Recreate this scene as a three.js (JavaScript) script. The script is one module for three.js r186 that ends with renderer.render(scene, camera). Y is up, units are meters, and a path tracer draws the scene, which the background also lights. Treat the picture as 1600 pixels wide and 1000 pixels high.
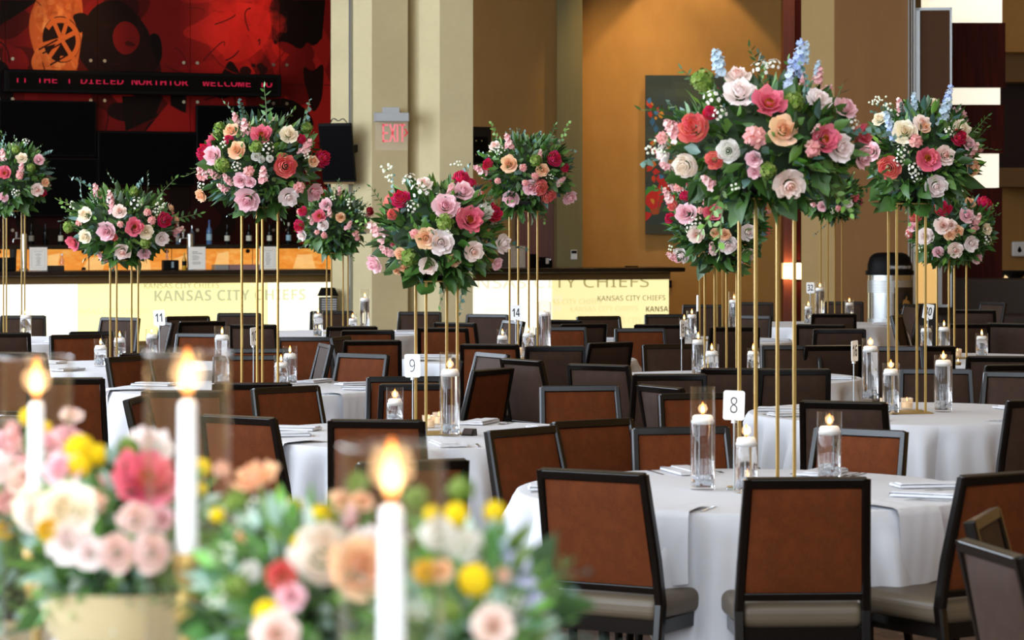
import * as THREE from 'three';
import { mergeGeometries } from 'three/addons/utils/BufferGeometryUtils.js';
import { RoundedBoxGeometry } from 'three/addons/geometries/RoundedBoxGeometry.js';
import { RectAreaLightUniformsLib } from 'three/addons/lights/RectAreaLightUniformsLib.js';

// ---------------------------------------------------------------- camera, light, exposure
const F = 4200, EYE = 1.8, HORIZON = 352;                 // focal length and horizon in pixels of the 1600 x 1000 frame
const scene = new THREE.Scene();
scene.background = new THREE.Color(0, 0, 0);
const camera = new THREE.PerspectiveCamera(2 * Math.atan(648 / F) * 180 / Math.PI, 1600 / 1296, 0.1, 200);
camera.setViewOffset(1600, 1296, 0, 296, 1600, 1000);
camera.position.set(0, EYE, 0);
camera.focus = 17;
camera.userData.fStop = 6.7;
const renderer = new THREE.WebGLRenderer({ antialias: true });
renderer.toneMapping = THREE.LinearToneMapping;
renderer.toneMappingExposure = 0.7;
renderer.shadowMap.enabled = true;
RectAreaLightUniformsLib.init();

const DAY = new THREE.Color().setRGB(0.82, 0.93, 1.08), WARM = new THREE.Color().setRGB(1.0, 0.72, 0.42);
const DAY_LEFT = 12.5, DAY_BACK = 3.2, CEILING = 2;
function areaLight(color, intensity, w, h, at, to) {
  const l = new THREE.RectAreaLight(color, intensity, w, h);
  l.position.set(...at); l.lookAt(...to); scene.add(l); return l;
}
function spot(color, intensity, at, to, angle, penumbra, radius = 2) {
  const l = new THREE.SpotLight(color, intensity, 0, angle, penumbra, 2);
  l.position.set(...at); l.target.position.set(...to); l.castShadow = true; l.shadow.radius = radius;
  scene.add(l); scene.add(l.target); l.target.name = 'spot_target'; return l;
}
// daylight through the window wall on the left and the glazed end behind the photographer
const LEFT_WINDOWS = [1.2, -3.6, -8.4, -13.2, -18.0, -22.8, -27.6, -32.4], BACK_WINDOWS = [-8.2, -3.6, 1.0, 5.6];
for (const z of LEFT_WINDOWS) areaLight(DAY, DAY_LEFT, 3.8, 6.6, [-10.8, 4.7, z], [0, 4.7, z]);
for (const x of BACK_WINDOWS) areaLight(DAY, DAY_BACK, 3.8, 9, [x, 6.9, 2.0], [x, 6.9, -10]);
const ROOF = 12, LOW = 8;                                // hall ceiling; lower ceiling over the bar
// warm ceiling panels over the dining floor
const PANELS = [[-4, -14], [4, -14], [-4, -24], [4, -24], [-4, -34], [5, -34]];
for (const [x, z] of PANELS) areaLight(WARM, CEILING, 1.2, 1.2, [x, z < -32 ? LOW - 0.15 : ROOF - 0.15, z], [x, 0, z - 0.001]);
// spotlights in the ceiling: two on the red mural, one grazing the ochre wall
const SPOTS = [
  [new THREE.Color(1, 0.62, 0.25), 85, [-5.5, 7.7, -39.4], [-7.0, 4.9, -43.1], 0.20, 0.9],
  [new THREE.Color(1, 0.5, 0.3), 90, [-3.2, 7.7, -40.3], [-4.35, 5.3, -44.0], 0.24, 0.9],
  [new THREE.Color(1, 0.7, 0.36), 42, [3.0, 7.53, -45.6], [3.0, 0, -45.62], 0.645, 0.1],
  [new THREE.Color(1, 0.7, 0.35), 30, [4.6, 7.7, -43.0], [3.9, 0.8, -46.2], 0.6, 0.8],
  [new THREE.Color(1, 0.7, 0.36), 80, [2.1, 7.7, -43.4], [2.05, 3.6, -46.6], 0.42, 1],
];
for (const s of SPOTS) spot(...s);

// ---------------------------------------------------------------- helpers
let seed = 7;
const rnd = () => { seed = (seed + 0x6d2b79f5) | 0; let t = Math.imul(seed ^ (seed >>> 15), 1 | seed); t = (t + Math.imul(t ^ (t >>> 7), 61 | t)) ^ t; return ((t ^ (t >>> 14)) >>> 0) / 4294967296; };
const rr = (a, b) => a + (b - a) * rnd(), pick = (a) => a[Math.floor(rnd() * a.length)];
const V = (x, y, z) => new THREE.Vector3(x, y, z);
const at = (px, py, d) => V((px - 800) / F * d, EYE - (py - HORIZON) / F * d, -d);     // the point seen at a pixel, at a depth
const depthOf = (py, y) => F * (EYE - y) / (py - HORIZON);
const used = new Map();
function numbered(n) { const k = used.get(n) ?? 0; used.set(n, k + 1); return k ? n + '_' + String(k).padStart(3, '0') : n; }
function thing(name, label, category, pos = [0, 0, 0], turn = 0, group) {
  const o = new THREE.Group(); o.name = numbered(name); o.position.set(...pos); o.rotation.y = turn;
  o.userData = { label, category }; if (group) o.userData.group = group;
  scene.add(o); return o;
}
function part(name, geo, mat, parent, label) {
  const m = new THREE.Mesh(Array.isArray(geo) ? join(geo) : geo, mat); m.name = name; m.castShadow = m.receiveShadow = true;
  if (label) m.userData.label = label;
  parent.add(m); return m;
}
function single(name, geo, mat, label, category, pos, turn = 0, group) {
  const m = new THREE.Mesh(Array.isArray(geo) ? join(geo) : geo, mat); m.name = numbered(name); m.castShadow = m.receiveShadow = true;
  if (pos) m.position.set(...pos); m.rotation.y = turn; m.userData = { label, category }; if (group) m.userData.group = group;
  scene.add(m); return m;
}
function struct(name, geo, mat, pos, turn = 0) {
  const m = new THREE.Mesh(Array.isArray(geo) ? join(geo) : geo, mat); m.name = name; m.castShadow = m.receiveShadow = true;
  if (pos) m.position.set(...pos); m.rotation.y = turn; m.userData.kind = 'structure'; scene.add(m); return m;
}
function join(list) {
  const keep = list.map((g) => { const h = g.index ? g.toNonIndexed() : g; for (const k of Object.keys(h.attributes)) if (!['position', 'normal', 'uv', 'color'].includes(k)) h.deleteAttribute(k); return h; });
  if (keep.some((g) => !g.attributes.color)) for (const g of keep) g.deleteAttribute('color');
  return mergeGeometries(keep);
}
const box = (w, h, d, x = 0, y = 0, z = 0) => new THREE.BoxGeometry(w, h, d).translate(x, y, z);
const rbox = (w, h, d, r, x = 0, y = 0, z = 0) => new RoundedBoxGeometry(w, h, d, 1, r).translate(x, y, z);
const cyl = (r0, r1, h, x = 0, y = 0, z = 0, n = 20) => new THREE.CylinderGeometry(r1, r0, h, n).translate(x, y, z);   // r0 below, r1 above
const lathe = (pts, n = 28) => new THREE.LatheGeometry(pts.map(([r, y]) => new THREE.Vector2(r, y)), n);
// a bar of chamfered rectangular section swept through points [x, y, z, width(x), depth(z)]
function bar(pts, c = 0.2) {
  const pos = [], idx = [], ring = [[-1, -1 + 2 * c], [-1, 1 - 2 * c], [-1 + 2 * c, 1], [1 - 2 * c, 1], [1, 1 - 2 * c], [1, -1 + 2 * c], [1 - 2 * c, -1], [-1 + 2 * c, -1]];
  pts.forEach(([x, y, z, w, d]) => ring.forEach(([a, b]) => pos.push(x + a * w / 2, y, z + b * d / 2)));
  for (let i = 0; i + 1 < pts.length; i++) for (let k = 0; k < 8; k++) { const a = i * 8 + k, b = i * 8 + (k + 1) % 8; idx.push(a, b, a + 8, b, b + 8, a + 8); }
  for (let k = 1; k < 7; k++) { idx.push(0, k + 1, k); const o = (pts.length - 1) * 8; idx.push(o, o + k, o + k + 1); }
  const g = new THREE.BufferGeometry(); g.setAttribute('position', new THREE.Float32BufferAttribute(pos, 3)); g.setIndex(idx);
  const f = g.toNonIndexed(); f.computeVertexNormals(); f.setAttribute('uv', new THREE.Float32BufferAttribute(new Float32Array(f.attributes.position.count * 2), 2)); return f;
}
function tube(points, r, n = 6, seg = 12) { return new THREE.TubeGeometry(new THREE.CatmullRomCurve3(points), seg, r, n); }
const uvScale = (g, sx, sy, ox = 0, oy = 0) => { const u = g.attributes.uv; for (let i = 0; i < u.count; i++) u.setXY(i, u.getX(i) * sx + ox, u.getY(i) * sy + oy); return g; };

// ---------------------------------------------------------------- textures
function canvas(w, h, draw, srgb = true) {
  const c = document.createElement('canvas'); c.width = w; c.height = h; draw(c.getContext('2d'), w, h);
  const t = new THREE.CanvasTexture(c); if (srgb) t.colorSpace = THREE.SRGBColorSpace; t.wrapS = t.wrapT = THREE.RepeatWrapping; return t;
}
const hash = (x, y) => { let h = Math.imul(x | 0, 374761393) + Math.imul(y | 0, 668265263); h = Math.imul(h ^ (h >>> 13), 1274126177); return ((h ^ (h >>> 16)) >>> 0) / 4294967296; };
function noise(x, y, p) { // value noise, period p
  const X = Math.floor(x), Y = Math.floor(y), u = x - X, v = y - Y, w = (a) => a * a * (3 - 2 * a), m = (a) => ((a % p) + p) % p;
  const a = hash(m(X), m(Y)), b = hash(m(X + 1), m(Y)), c = hash(m(X), m(Y + 1)), d = hash(m(X + 1), m(Y + 1));
  return a + (b - a) * w(u) + (c - a) * w(v) + (a - b - c + d) * w(u) * w(v);
}
function dataTex(n, fn, srgb, channels = 3) {
  const d = new Uint8Array(n * n * 4);
  for (let y = 0; y < n; y++) for (let x = 0; x < n; x++) { const c = fn(x / n, y / n), o = (y * n + x) * 4; for (let k = 0; k < 3; k++) d[o + k] = Math.max(0, Math.min(255, 255 * (Array.isArray(c) ? c[k] : c))); d[o + 3] = 255; }
  const t = new THREE.DataTexture(d, n, n); t.magFilter = THREE.LinearFilter; t.minFilter = THREE.LinearMipmapLinearFilter; t.generateMipmaps = true; t.wrapS = t.wrapT = THREE.RepeatWrapping; if (srgb) t.colorSpace = THREE.SRGBColorSpace; t.needsUpdate = true; return t;
}
const rep = (t, x, y) => { const c = t.clone(); c.repeat.set(x, y); c.needsUpdate = true; return c; };
const weaveTex = dataTex(128, (x, y) => 0.5 + 0.22 * Math.sin(x * 2 * Math.PI * 32) * Math.cos(y * 2 * Math.PI * 32) + 0.3 * (noise(x * 64, y * 64, 64) - 0.5), false);
const fabricTex = dataTex(128, (x, y) => { const v = 0.86 + 0.14 * noise(x * 64, y * 64, 64) + 0.1 * (noise(x * 8, y * 8, 8) - 0.5) + 0.05 * Math.sin(y * 2 * Math.PI * 32); return [v, v, v]; }, true);
const plasterTex = dataTex(256, (x, y) => 0.4 * noise(x * 64, y * 64, 64) + 0.35 * noise(x * 24, y * 24, 24) + 0.25 * noise(x * 128, y * 128, 128), false);
const paintTex = dataTex(128, (x, y) => { const v = 0.94 + 0.04 * noise(x * 6, y * 6, 6) + 0.02 * noise(x * 40, y * 40, 40); return [v, v, v]; }, true);
const woodTex = dataTex(256, (x, y) => { const g = noise(x * 90, y * 3, 90) * 0.5 + noise(x * 24 + 2 * noise(x * 4, y * 2, 4), y * 2, 24) * 0.5, v = 0.72 + 0.4 * (g - 0.4); return [v, v * 0.95, v * 0.9]; }, true);
const carpetTex = dataTex(256, (x, y) => { const g = noise(x * 128, y * 128, 128), b = noise(x * 12, y * 12, 12); const v = 0.55 + 0.3 * g + (b > 0.55 ? 0.15 : 0); return [v, v * 0.9, v * 0.8]; }, true);
const leafTex = null;

// ---------------------------------------------------------------- materials
const std = (o) => new THREE.MeshStandardMaterial(o), phys = (o) => new THREE.MeshPhysicalMaterial(o);
const M = {
  frame: phys({ color: '#0b0705', roughness: 0.2, specularIntensity: 0.65, name: 'dark frame' }),
  brown: phys({ color: '#5b2a0b', roughness: 0.85, specularIntensity: 0.35, map: rep(fabricTex, 2, 2), bumpMap: rep(weaveTex, 3, 3), bumpScale: 0.0006 }),
  taupe: phys({ color: '#362317', roughness: 0.7, specularIntensity: 0.35, map: rep(fabricTex, 2, 2), bumpMap: rep(weaveTex, 3, 3), bumpScale: 0.0005 }),
  seat: phys({ color: '#544838', roughness: 0.45, specularIntensity: 0.8 }),
  cloth: std({ color: '#c6c6ca', roughness: 0.9, bumpMap: rep(weaveTex, 8, 8), bumpScale: 0.0004 }),
  napkin: std({ color: '#c6c6ca', roughness: 0.9 }),
  tableTop: std({ color: '#8a7a66', roughness: 0.7 }),
  steel: std({ color: '#c8ccd0', roughness: 0.25, metalness: 1 }),
  gold: std({ color: '#ad8f50', roughness: 0.45, metalness: 0.8 }),
  wax: phys({ color: '#f7f2ea', roughness: 0.5 }),
  taper: std({ color: '#f6f5f3', roughness: 0.45 }),
  wick: std({ color: '#171310', roughness: 0.9 }),
    flameCore: std({ color: '#000000', emissive: new THREE.Color(1, 1, 1), emissiveIntensity: 6, emissiveMap: canvas(8, 128, (c, w, h) => { const g = c.createLinearGradient(0, h, 0, 0); [[0, '#5a3a20'], [0.15, '#c06a20'], [0.32, '#ffdc9a'], [0.62, '#ffd890'], [0.85, '#ffa848'], [1, '#d86a20']].forEach(([t, k]) => g.addColorStop(t, k)); c.fillStyle = g; c.fillRect(0, 0, w, h); }) }),
  glass: phys({ color: '#ffffff', roughness: 0.02, transmission: 1, thickness: 0, ior: 1.45 }),
  water: phys({ color: '#ffffff', roughness: 0, transmission: 1, thickness: 0.08, ior: 1.33 }),
  ice: phys({ color: '#f7fbff', roughness: 0.08, transmission: 0.75, thickness: 0.02, ior: 1.45 }),
  votive: phys({ color: '#fff3e0', roughness: 0.15, transmission: 0.8, thickness: 0 }),
  acrylic: phys({ color: '#eef2f4', roughness: 0.05, transmission: 0.9, thickness: 0, ior: 1.45 }),
  black: phys({ color: '#0b0a0a', roughness: 0.5, specularIntensity: 0.2 }),
  blackMatt: std({ color: '#131110', roughness: 0.75 }),
  screen: phys({ color: '#050405', roughness: 0.4, specularIntensity: 0.08 }),
  tvBack: std({ color: '#101012', roughness: 0.6 }),
  cream: std({ color: '#d0c196', roughness: 0.85, map: paintTex, bumpMap: plasterTex, bumpScale: 0.0012 }),
  tan: std({ color: '#a67a3e', roughness: 0.85, map: paintTex, bumpMap: plasterTex, bumpScale: 0.0012 }),
  ochre: std({ color: '#bb8a47', roughness: 0.85, map: paintTex, bumpMap: plasterTex, bumpScale: 0.0012 }),
  ceiling: std({ color: '#b7a68a', roughness: 0.95 }),
  carpet: std({ color: '#6f5a4a', roughness: 1, map: rep(carpetTex, 24, 56) }),
  wood: phys({ color: '#55170a', roughness: 0.5, specularIntensity: 0.2, map: rep(woodTex, 1, 1) }),
  woodDoor: std({ color: '#8a3d17', roughness: 0.45, map: rep(woodTex, 2, 1) }),
  barTop: std({ color: '#1a100b', roughness: 0.25 }),
  bronze: std({ color: '#7c5f33', roughness: 0.5, metalness: 0.3, map: paintTex }),
  darkBar: std({ color: '#140a07', roughness: 0.4 }),
  alu: std({ color: '#a9adae', roughness: 0.42, metalness: 0.75 }),
  greyPlastic: std({ color: '#9c9c9b', roughness: 0.6 }),
  whitePlastic: std({ color: '#e8e6e2', roughness: 0.5 }),
  cover: std({ color: '#d9d8dc', roughness: 0.9 }),
  pane: std({ color: '#dfe8ee', roughness: 0.3, emissive: DAY, emissiveIntensity: 3 }),
  panelGlow: std({ color: '#fff2dd', roughness: 0.6, emissive: WARM, emissiveIntensity: 2 }),
};
// ---------------------------------------------------------------- the room
{
  const floor = struct('floor', new THREE.PlaneGeometry(24, 56).rotateX(-Math.PI / 2), M.carpet, [0.5, 0, -23]);
  floor.geometry = box(24, 0.3, 56); floor.position.y = -0.15;
  struct('ceiling', [box(24, 0.3, 41, 0, ROOF + 0.15, 7.5), box(24, 0.3, 15, 0, LOW + 0.15, -20.5), box(24, ROOF - LOW, 0.3, 0, (ROOF + LOW) / 2, -12.85)], M.ceiling, [0.5, 0, -23]);
  struct('wall_right', uvScale(box(0.3, ROOF, 56), 20, 5), M.tan, [12.35, ROOF / 2, -23]);
  struct('wall_back', uvScale(box(24, 8, 0.3), 10, 4), M.tan, [0.5, 4, -50.85]);
  // window walls: solid strips between real openings filled by glowing daylight panes
  const pier = (list, lo, hi) => { const e = [lo, ...list.flatMap((c) => [c - 1.9, c + 1.9]), hi]; const o = []; for (let i = 0; i < e.length; i += 2) o.push([e[i], e[i + 1]]); return o; };
  const L = [...LEFT_WINDOWS].sort((a, b) => a - b), left = [], front = [];
  for (const [a, b] of pier(L, -51, 5)) left.push(box(0.3, ROOF, b - a, -11.15, ROOF / 2, (a + b) / 2));
  for (const c of L) left.push(box(0.3, 1.4, 3.8, -11.15, 0.7, c), box(0.3, 4, 3.8, -11.15, 10, c));
  struct('wall_left', left, M.cream);
  for (const [a, b] of pier(BACK_WINDOWS, -11, 12.2)) front.push(box(b - a, ROOF, 0.3, (a + b) / 2, ROOF / 2, 2.35));
  for (const c of BACK_WINDOWS) front.push(box(3.8, 2.4, 0.3, c, 1.2, 2.35), box(3.8, 0.6, 0.3, c, 11.7, 2.35));
  struct('wall_front', front, M.cream);
  let n = 1;
  const win = (pos, turn, H) => {
    const g = new THREE.Group(); g.name = 'window_' + n++; g.userData.kind = 'structure'; g.position.set(...pos); g.rotation.y = turn; scene.add(g);
    part('pane', box(3.7, H - 0.1, 0.03), M.pane, g);
    part('window_frame', [box(0.08, H, 0.1, -1.86), box(0.08, H, 0.1, 1.86), box(3.8, 0.08, 0.1, 0, H / 2 - 0.04), box(3.8, 0.08, 0.1, 0, -H / 2 + 0.04)], M.alu, g);
  };
  for (const z of LEFT_WINDOWS) win([-11.12, 4.7, z], Math.PI / 2, 6.6);
  for (const x of BACK_WINDOWS) win([x, 6.9, 2.32], Math.PI, 9);
  const PANEL_LABEL = ['first', 'second', 'third'].flatMap((r) => ['left', 'right'].map((e) => `square warm ceiling panel in the ${r} row from the photographer, ${e} one`));
  const SPOT_LABEL = ['ceiling spotlight aimed at the orange patch of the mural', 'ceiling spotlight aimed at the bright red figure of the mural', 'ceiling spotlight washing the ochre wall by the painting', 'ceiling spotlight aimed low on the ochre wall past the bar end', 'ceiling spotlight aimed at the ochre wall left of the painting'];
  PANELS.forEach(([x, z]) => {
    const t = thing('ceiling_light', PANEL_LABEL[PANELS.findIndex((p) => p[0] === x && p[1] === z)], 'ceiling light', [x, (z < -32 ? LOW : ROOF) - 0.1, z], 0, 'ceiling light panels');
    part('diffuser', box(1.2, 0.05, 1.2, 0, 0.03), M.panelGlow, t);
    part('frame', [box(1.3, 0.08, 0.05, 0, 0.06, 0.62), box(1.3, 0.08, 0.05, 0, 0.06, -0.62), box(0.05, 0.08, 1.2, 0.62, 0.06), box(0.05, 0.08, 1.2, -0.62, 0.06)], M.alu, t);
  });
  for (const s of SPOTS) {
    const t = thing('ceiling_spotlight', SPOT_LABEL[SPOTS.indexOf(s)], 'spotlight', s[2], 0, 'ceiling spotlights');
    part('stem', cyl(0.015, 0.015, 8 - s[2][1] - 0.1, 0, (8 - s[2][1] + 0.1) / 2, 0, 8), M.black, t);
    const h = part('housing', lathe([[0.07, -0.02], [0.09, 0.0], [0.09, 0.14], [0.03, 0.2], [0.001, 0.2]], 16), M.black, t);
    h.lookAt(...s[3]); h.rotateX(-Math.PI / 2); h.translateY(0.02);
  }
}
// ---- walls at the far end: dim tan wall with a door, pale pilaster, ochre wall, timber strip
const WZ = 46;
function slab(name, px0, px1, d, mat, y1 = 8, thick = 0.3, y0 = 0, uv = 4) {
  const a = at(px0, 352, d).x, b = at(px1, 352, d).x;
  return struct(name, uvScale(box(b - a, y1 - y0, thick), uv, uv), mat, [(a + b) / 2, (y0 + y1) / 2, -d - thick / 2]);
}
slab('wall_tan', 640, 872, WZ, M.tan);
slab('wall_pilaster', 870, 910, WZ - 0.35, std({ color: '#857a50', roughness: 0.85, map: paintTex }), 8, 0.9, 0, 2);
slab('wall_ochre', 905, 1240, WZ + 0.6, M.ochre, 8, 0.3, 0, 5);
slab('wall_mural_backing', -180, 660, 48.6, M.tan);
{ // timber strip with a lit box
  const t = new THREE.Group(); t.name = 'trim_1'; t.userData.kind = 'structure'; scene.add(t);
  const d = 44.2, a = at(1224, 0, d).x, b = at(1256, 0, d).x, w = b - a, y1 = at(0, 411, d).y, y0 = at(0, 436, d).y;
  t.position.set((a + b) / 2, 0, -d);
  part('panel', [box(w * 0.55, y0, 0.4, -w * 0.225, y0 / 2, -0.2), box(w * 0.55, 8 - y1, 0.4, -w * 0.225, (8 + y1) / 2, -0.2)], M.woodDoor, t);
  part('panel', [box(w * 0.45, y0, 0.4, w * 0.275, y0 / 2, -0.24), box(w * 0.45, 8 - y1, 0.4, w * 0.275, (8 + y1) / 2, -0.24)], M.wood, t);
  const s = thing('wall_sconce', 'glowing white box lamp set in the timber strip beside the card of table thirty-two', 'wall lamp', [(a + b) / 2, (y0 + y1) / 2, -d], 0);
  part('diffuser', box(w * 0.66, y1 - y0, 0.42, w * 0.17, 0, -0.2), std({ color: '#fff6e0', emissive: new THREE.Color(1, 0.9, 0.66), emissiveIntensity: 1.15 }), s);
  part('diffuser', box(w * 0.34, y1 - y0, 0.3, -w * 0.33, 0, -0.2), std({ color: '#ffd89a', emissive: new THREE.Color(1, 0.62, 0.22), emissiveIntensity: 0.7 }), s);
  const l = new THREE.PointLight(new THREE.Color(1, 0.75, 0.42), 2); l.position.set((a + b) / 2 - 0.1, (y0 + y1) / 2, -d + 0.15); l.castShadow = true; scene.add(l);
}
// folded columns: plan given by pixel columns and depths
function column(name, pts, mat = M.cream) {
  const s = new THREE.Shape(); const p = pts.map(([px, d]) => [(px - 800) / F * d, d]);
  s.moveTo(...p[0]); p.slice(1).forEach((q) => s.lineTo(...q)); s.lineTo((pts.at(-1)[0] - (pts.at(-1)[0] > 1000 ? 0 : 3) - 800) / F * 41, 41); s.lineTo((pts[0][0] + 3 - 800) / F * 41, 41);
  const g = new THREE.ExtrudeGeometry(s, { depth: 8, bevelEnabled: false });       // shape plane (x, depth), extruded upwards
  g.rotateX(-Math.PI / 2);                                                        // (x, d, h) -> (x, h, -d)
  return struct(name, uvScale(g, 0.4, 0.4), mat);
}
column('column_1', [[517, 39.7], [581, 39.05], [637, 39.3], [637.5, 39.55], [687, 39.15], [739, 39.3]]);
column('column_2', [[1252, 39.4], [1303, 38.9], [1427, 39.05]], std({ color: '#a88a58', roughness: 0.85, map: paintTex, bumpMap: plasterTex, bumpScale: 0.0012 }));
{ // brown facing on the front of column 2
  const a = at(1304, 352, 38.88), b = at(1421, 352, 38.99);
  struct('trim_7', box(b.x - a.x, 8, 0.03, 0, 4, 0), std({ color: '#8a6136', roughness: 0.8, map: paintTex, bumpMap: plasterTex, bumpScale: 0.0012 }), [(a.x + b.x) / 2, 0, -38.94], Math.atan2(0.11, b.x - a.x));
}
{ // aluminium channel down the lit face of column 1
  const q = at(549, 352, 39.36);
  struct('trim_2', [box(0.065, 8, 0.03, 0, 4, 0), box(0.012, 8, 0.05, -0.03, 4, 0.01), box(0.012, 8, 0.05, 0.03, 4, 0.01)], M.alu, [q.x, 0, q.z], 0.55);
  const r = at(1424, 352, 38.95);
  struct('trim_3', [box(0.012, 8, 0.05, -0.04, 4, 0), box(0.012, 8, 0.05, 0.0, 4, 0), box(0.03, 8, 0.04, 0.04, 4, 0)], M.alu, [r.x, 0, r.z], 0);
}
{ // wall switch and thermostat plates
  const q = at(897, 398, WZ - 0.36), t = thing('light_switch', 'small white switch plate with dark window on the pale pilaster', 'light switch', [q.x, q.y, q.z]);
  part('plate', rbox(0.11, 0.16, 0.02, 0.006), M.whitePlastic, t); part('display', box(0.09, 0.05, 0.006, 0, 0.045, 0.011), M.black, t);
  part('rocker', box(0.035, 0.06, 0.006, 0, -0.03, 0.011), M.whitePlastic, t);
}
{ // timber door in the tan wall
  const g = new THREE.Group(); g.name = 'door_1'; g.userData.kind = 'structure'; const q = at(835, 352, WZ); g.position.set(q.x, 0, -WZ); scene.add(g);
  const w = 60 / F * WZ;
  part('door_panel', uvScale(rbox(w, 2.32, 0.06, 0.008, 0, 1.17, 0.03), 1, 1), M.woodDoor, g);
  part('door_frame', [box(0.05, 2.4, 0.1, -w / 2 - 0.025, 1.2, 0.05), box(0.05, 2.4, 0.1, w / 2 + 0.025, 1.2, 0.05), box(w + 0.1, 0.05, 0.1, 0, 2.4, 0.05)], M.bronze, g);
  part('handle', [box(0.03, 0.25, 0.02, w * 0.4, 1.1, 0.07), tube([V(w * 0.4, 1.12, 0.07), V(w * 0.4, 1.12, 0.12), V(w * 0.25, 1.12, 0.12)], 0.011)], M.steel, g);
}
{ // abstract painting
  const tex = canvas(512, 1024, (c, w, h) => {
    c.fillStyle = '#2d3a38'; c.fillRect(0, 0, w, h);
    for (let i = 0; i < 260; i++) { const y = rnd() * h; c.fillStyle = ['#28403f', '#31454a', '#3a4640', '#243234', '#46503f'][i % 5]; c.globalAlpha = 0.35; c.fillRect(rnd() * w - 60, y, 40 + rnd() * 160, 10 + rnd() * 60); }
    c.globalAlpha = 1;
    const blob = (x, y, r, col, n = 7) => { c.fillStyle = col; c.beginPath(); for (let k = 0; k < n; k++) { const a = k / n * 6.283, q = r * (0.5 + rnd() * 0.8); c.lineTo(x + Math.cos(a) * q, y + Math.sin(a) * q * 1.3); } c.closePath(); c.fill(); };
    for (let i = 0; i < 40; i++) blob(120 + rnd() * 360, 360 + rnd() * 560, 30 + rnd() * 60, pick(['#8a6a35', '#a97f3e', '#6d4c23', '#b58e4c', '#7b3a1c']));
    for (let i = 0; i < 9; i++) blob(40 + (i % 3) * 18, 300 + i * 46, 22, pick(['#c02020', '#a3301c', '#2a5f8a', '#c76a1a']), 4);
    for (let i = 0; i < 60; i++) blob(rnd() * w, 720 + rnd() * 220, 12 + rnd() * 34, pick(['#c31c1f', '#d02a22', '#2c7a3c', '#1f5f43', '#b81818', '#3a8a3a', '#a4481f', '#244f6d']));
    for (let i = 0; i < 26; i++) blob(20 + rnd() * 80, 150 + rnd() * 700, 8 + rnd() * 14, pick(['#b5291c', '#c8401e', '#3573a8', '#c98a2a']), 5);
    for (let i = 0; i < 30; i++) { c.strokeStyle = pick(['#6b2a14', '#3d5b30', '#1f2a2c', '#c0863a']); c.lineWidth = 3 + rnd() * 5; c.beginPath(); const x = rnd() * w, y = 320 + rnd() * 600; c.moveTo(x, y); c.quadraticCurveTo(x + rr(-80, 80), y + rr(-80, 80), x + rr(-120, 120), y + rr(-120, 120)); c.stroke(); }
    c.fillStyle = '#3a3a30'; c.fillRect(0, 965, w, 59);
  });
  const d = WZ + 0.55, a = at(1008, 118, d), b = at(1150, 366, d), w = b.x - a.x, h = a.y - b.y;
  const t = thing('painting', 'large abstract canvas of teal, gold and red patches on the ochre wall', 'painting', [(a.x + b.x) / 2, (a.y + b.y) / 2, -d + 0.04], 0.03);
  part('canvas', new THREE.PlaneGeometry(w, h).translate(0, 0, 0.041), std({ map: tex, roughness: 0.7 }), t);
  part('stretcher', box(w, h, 0.08), std({ color: '#26241f', roughness: 0.8 }), t);
}
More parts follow.
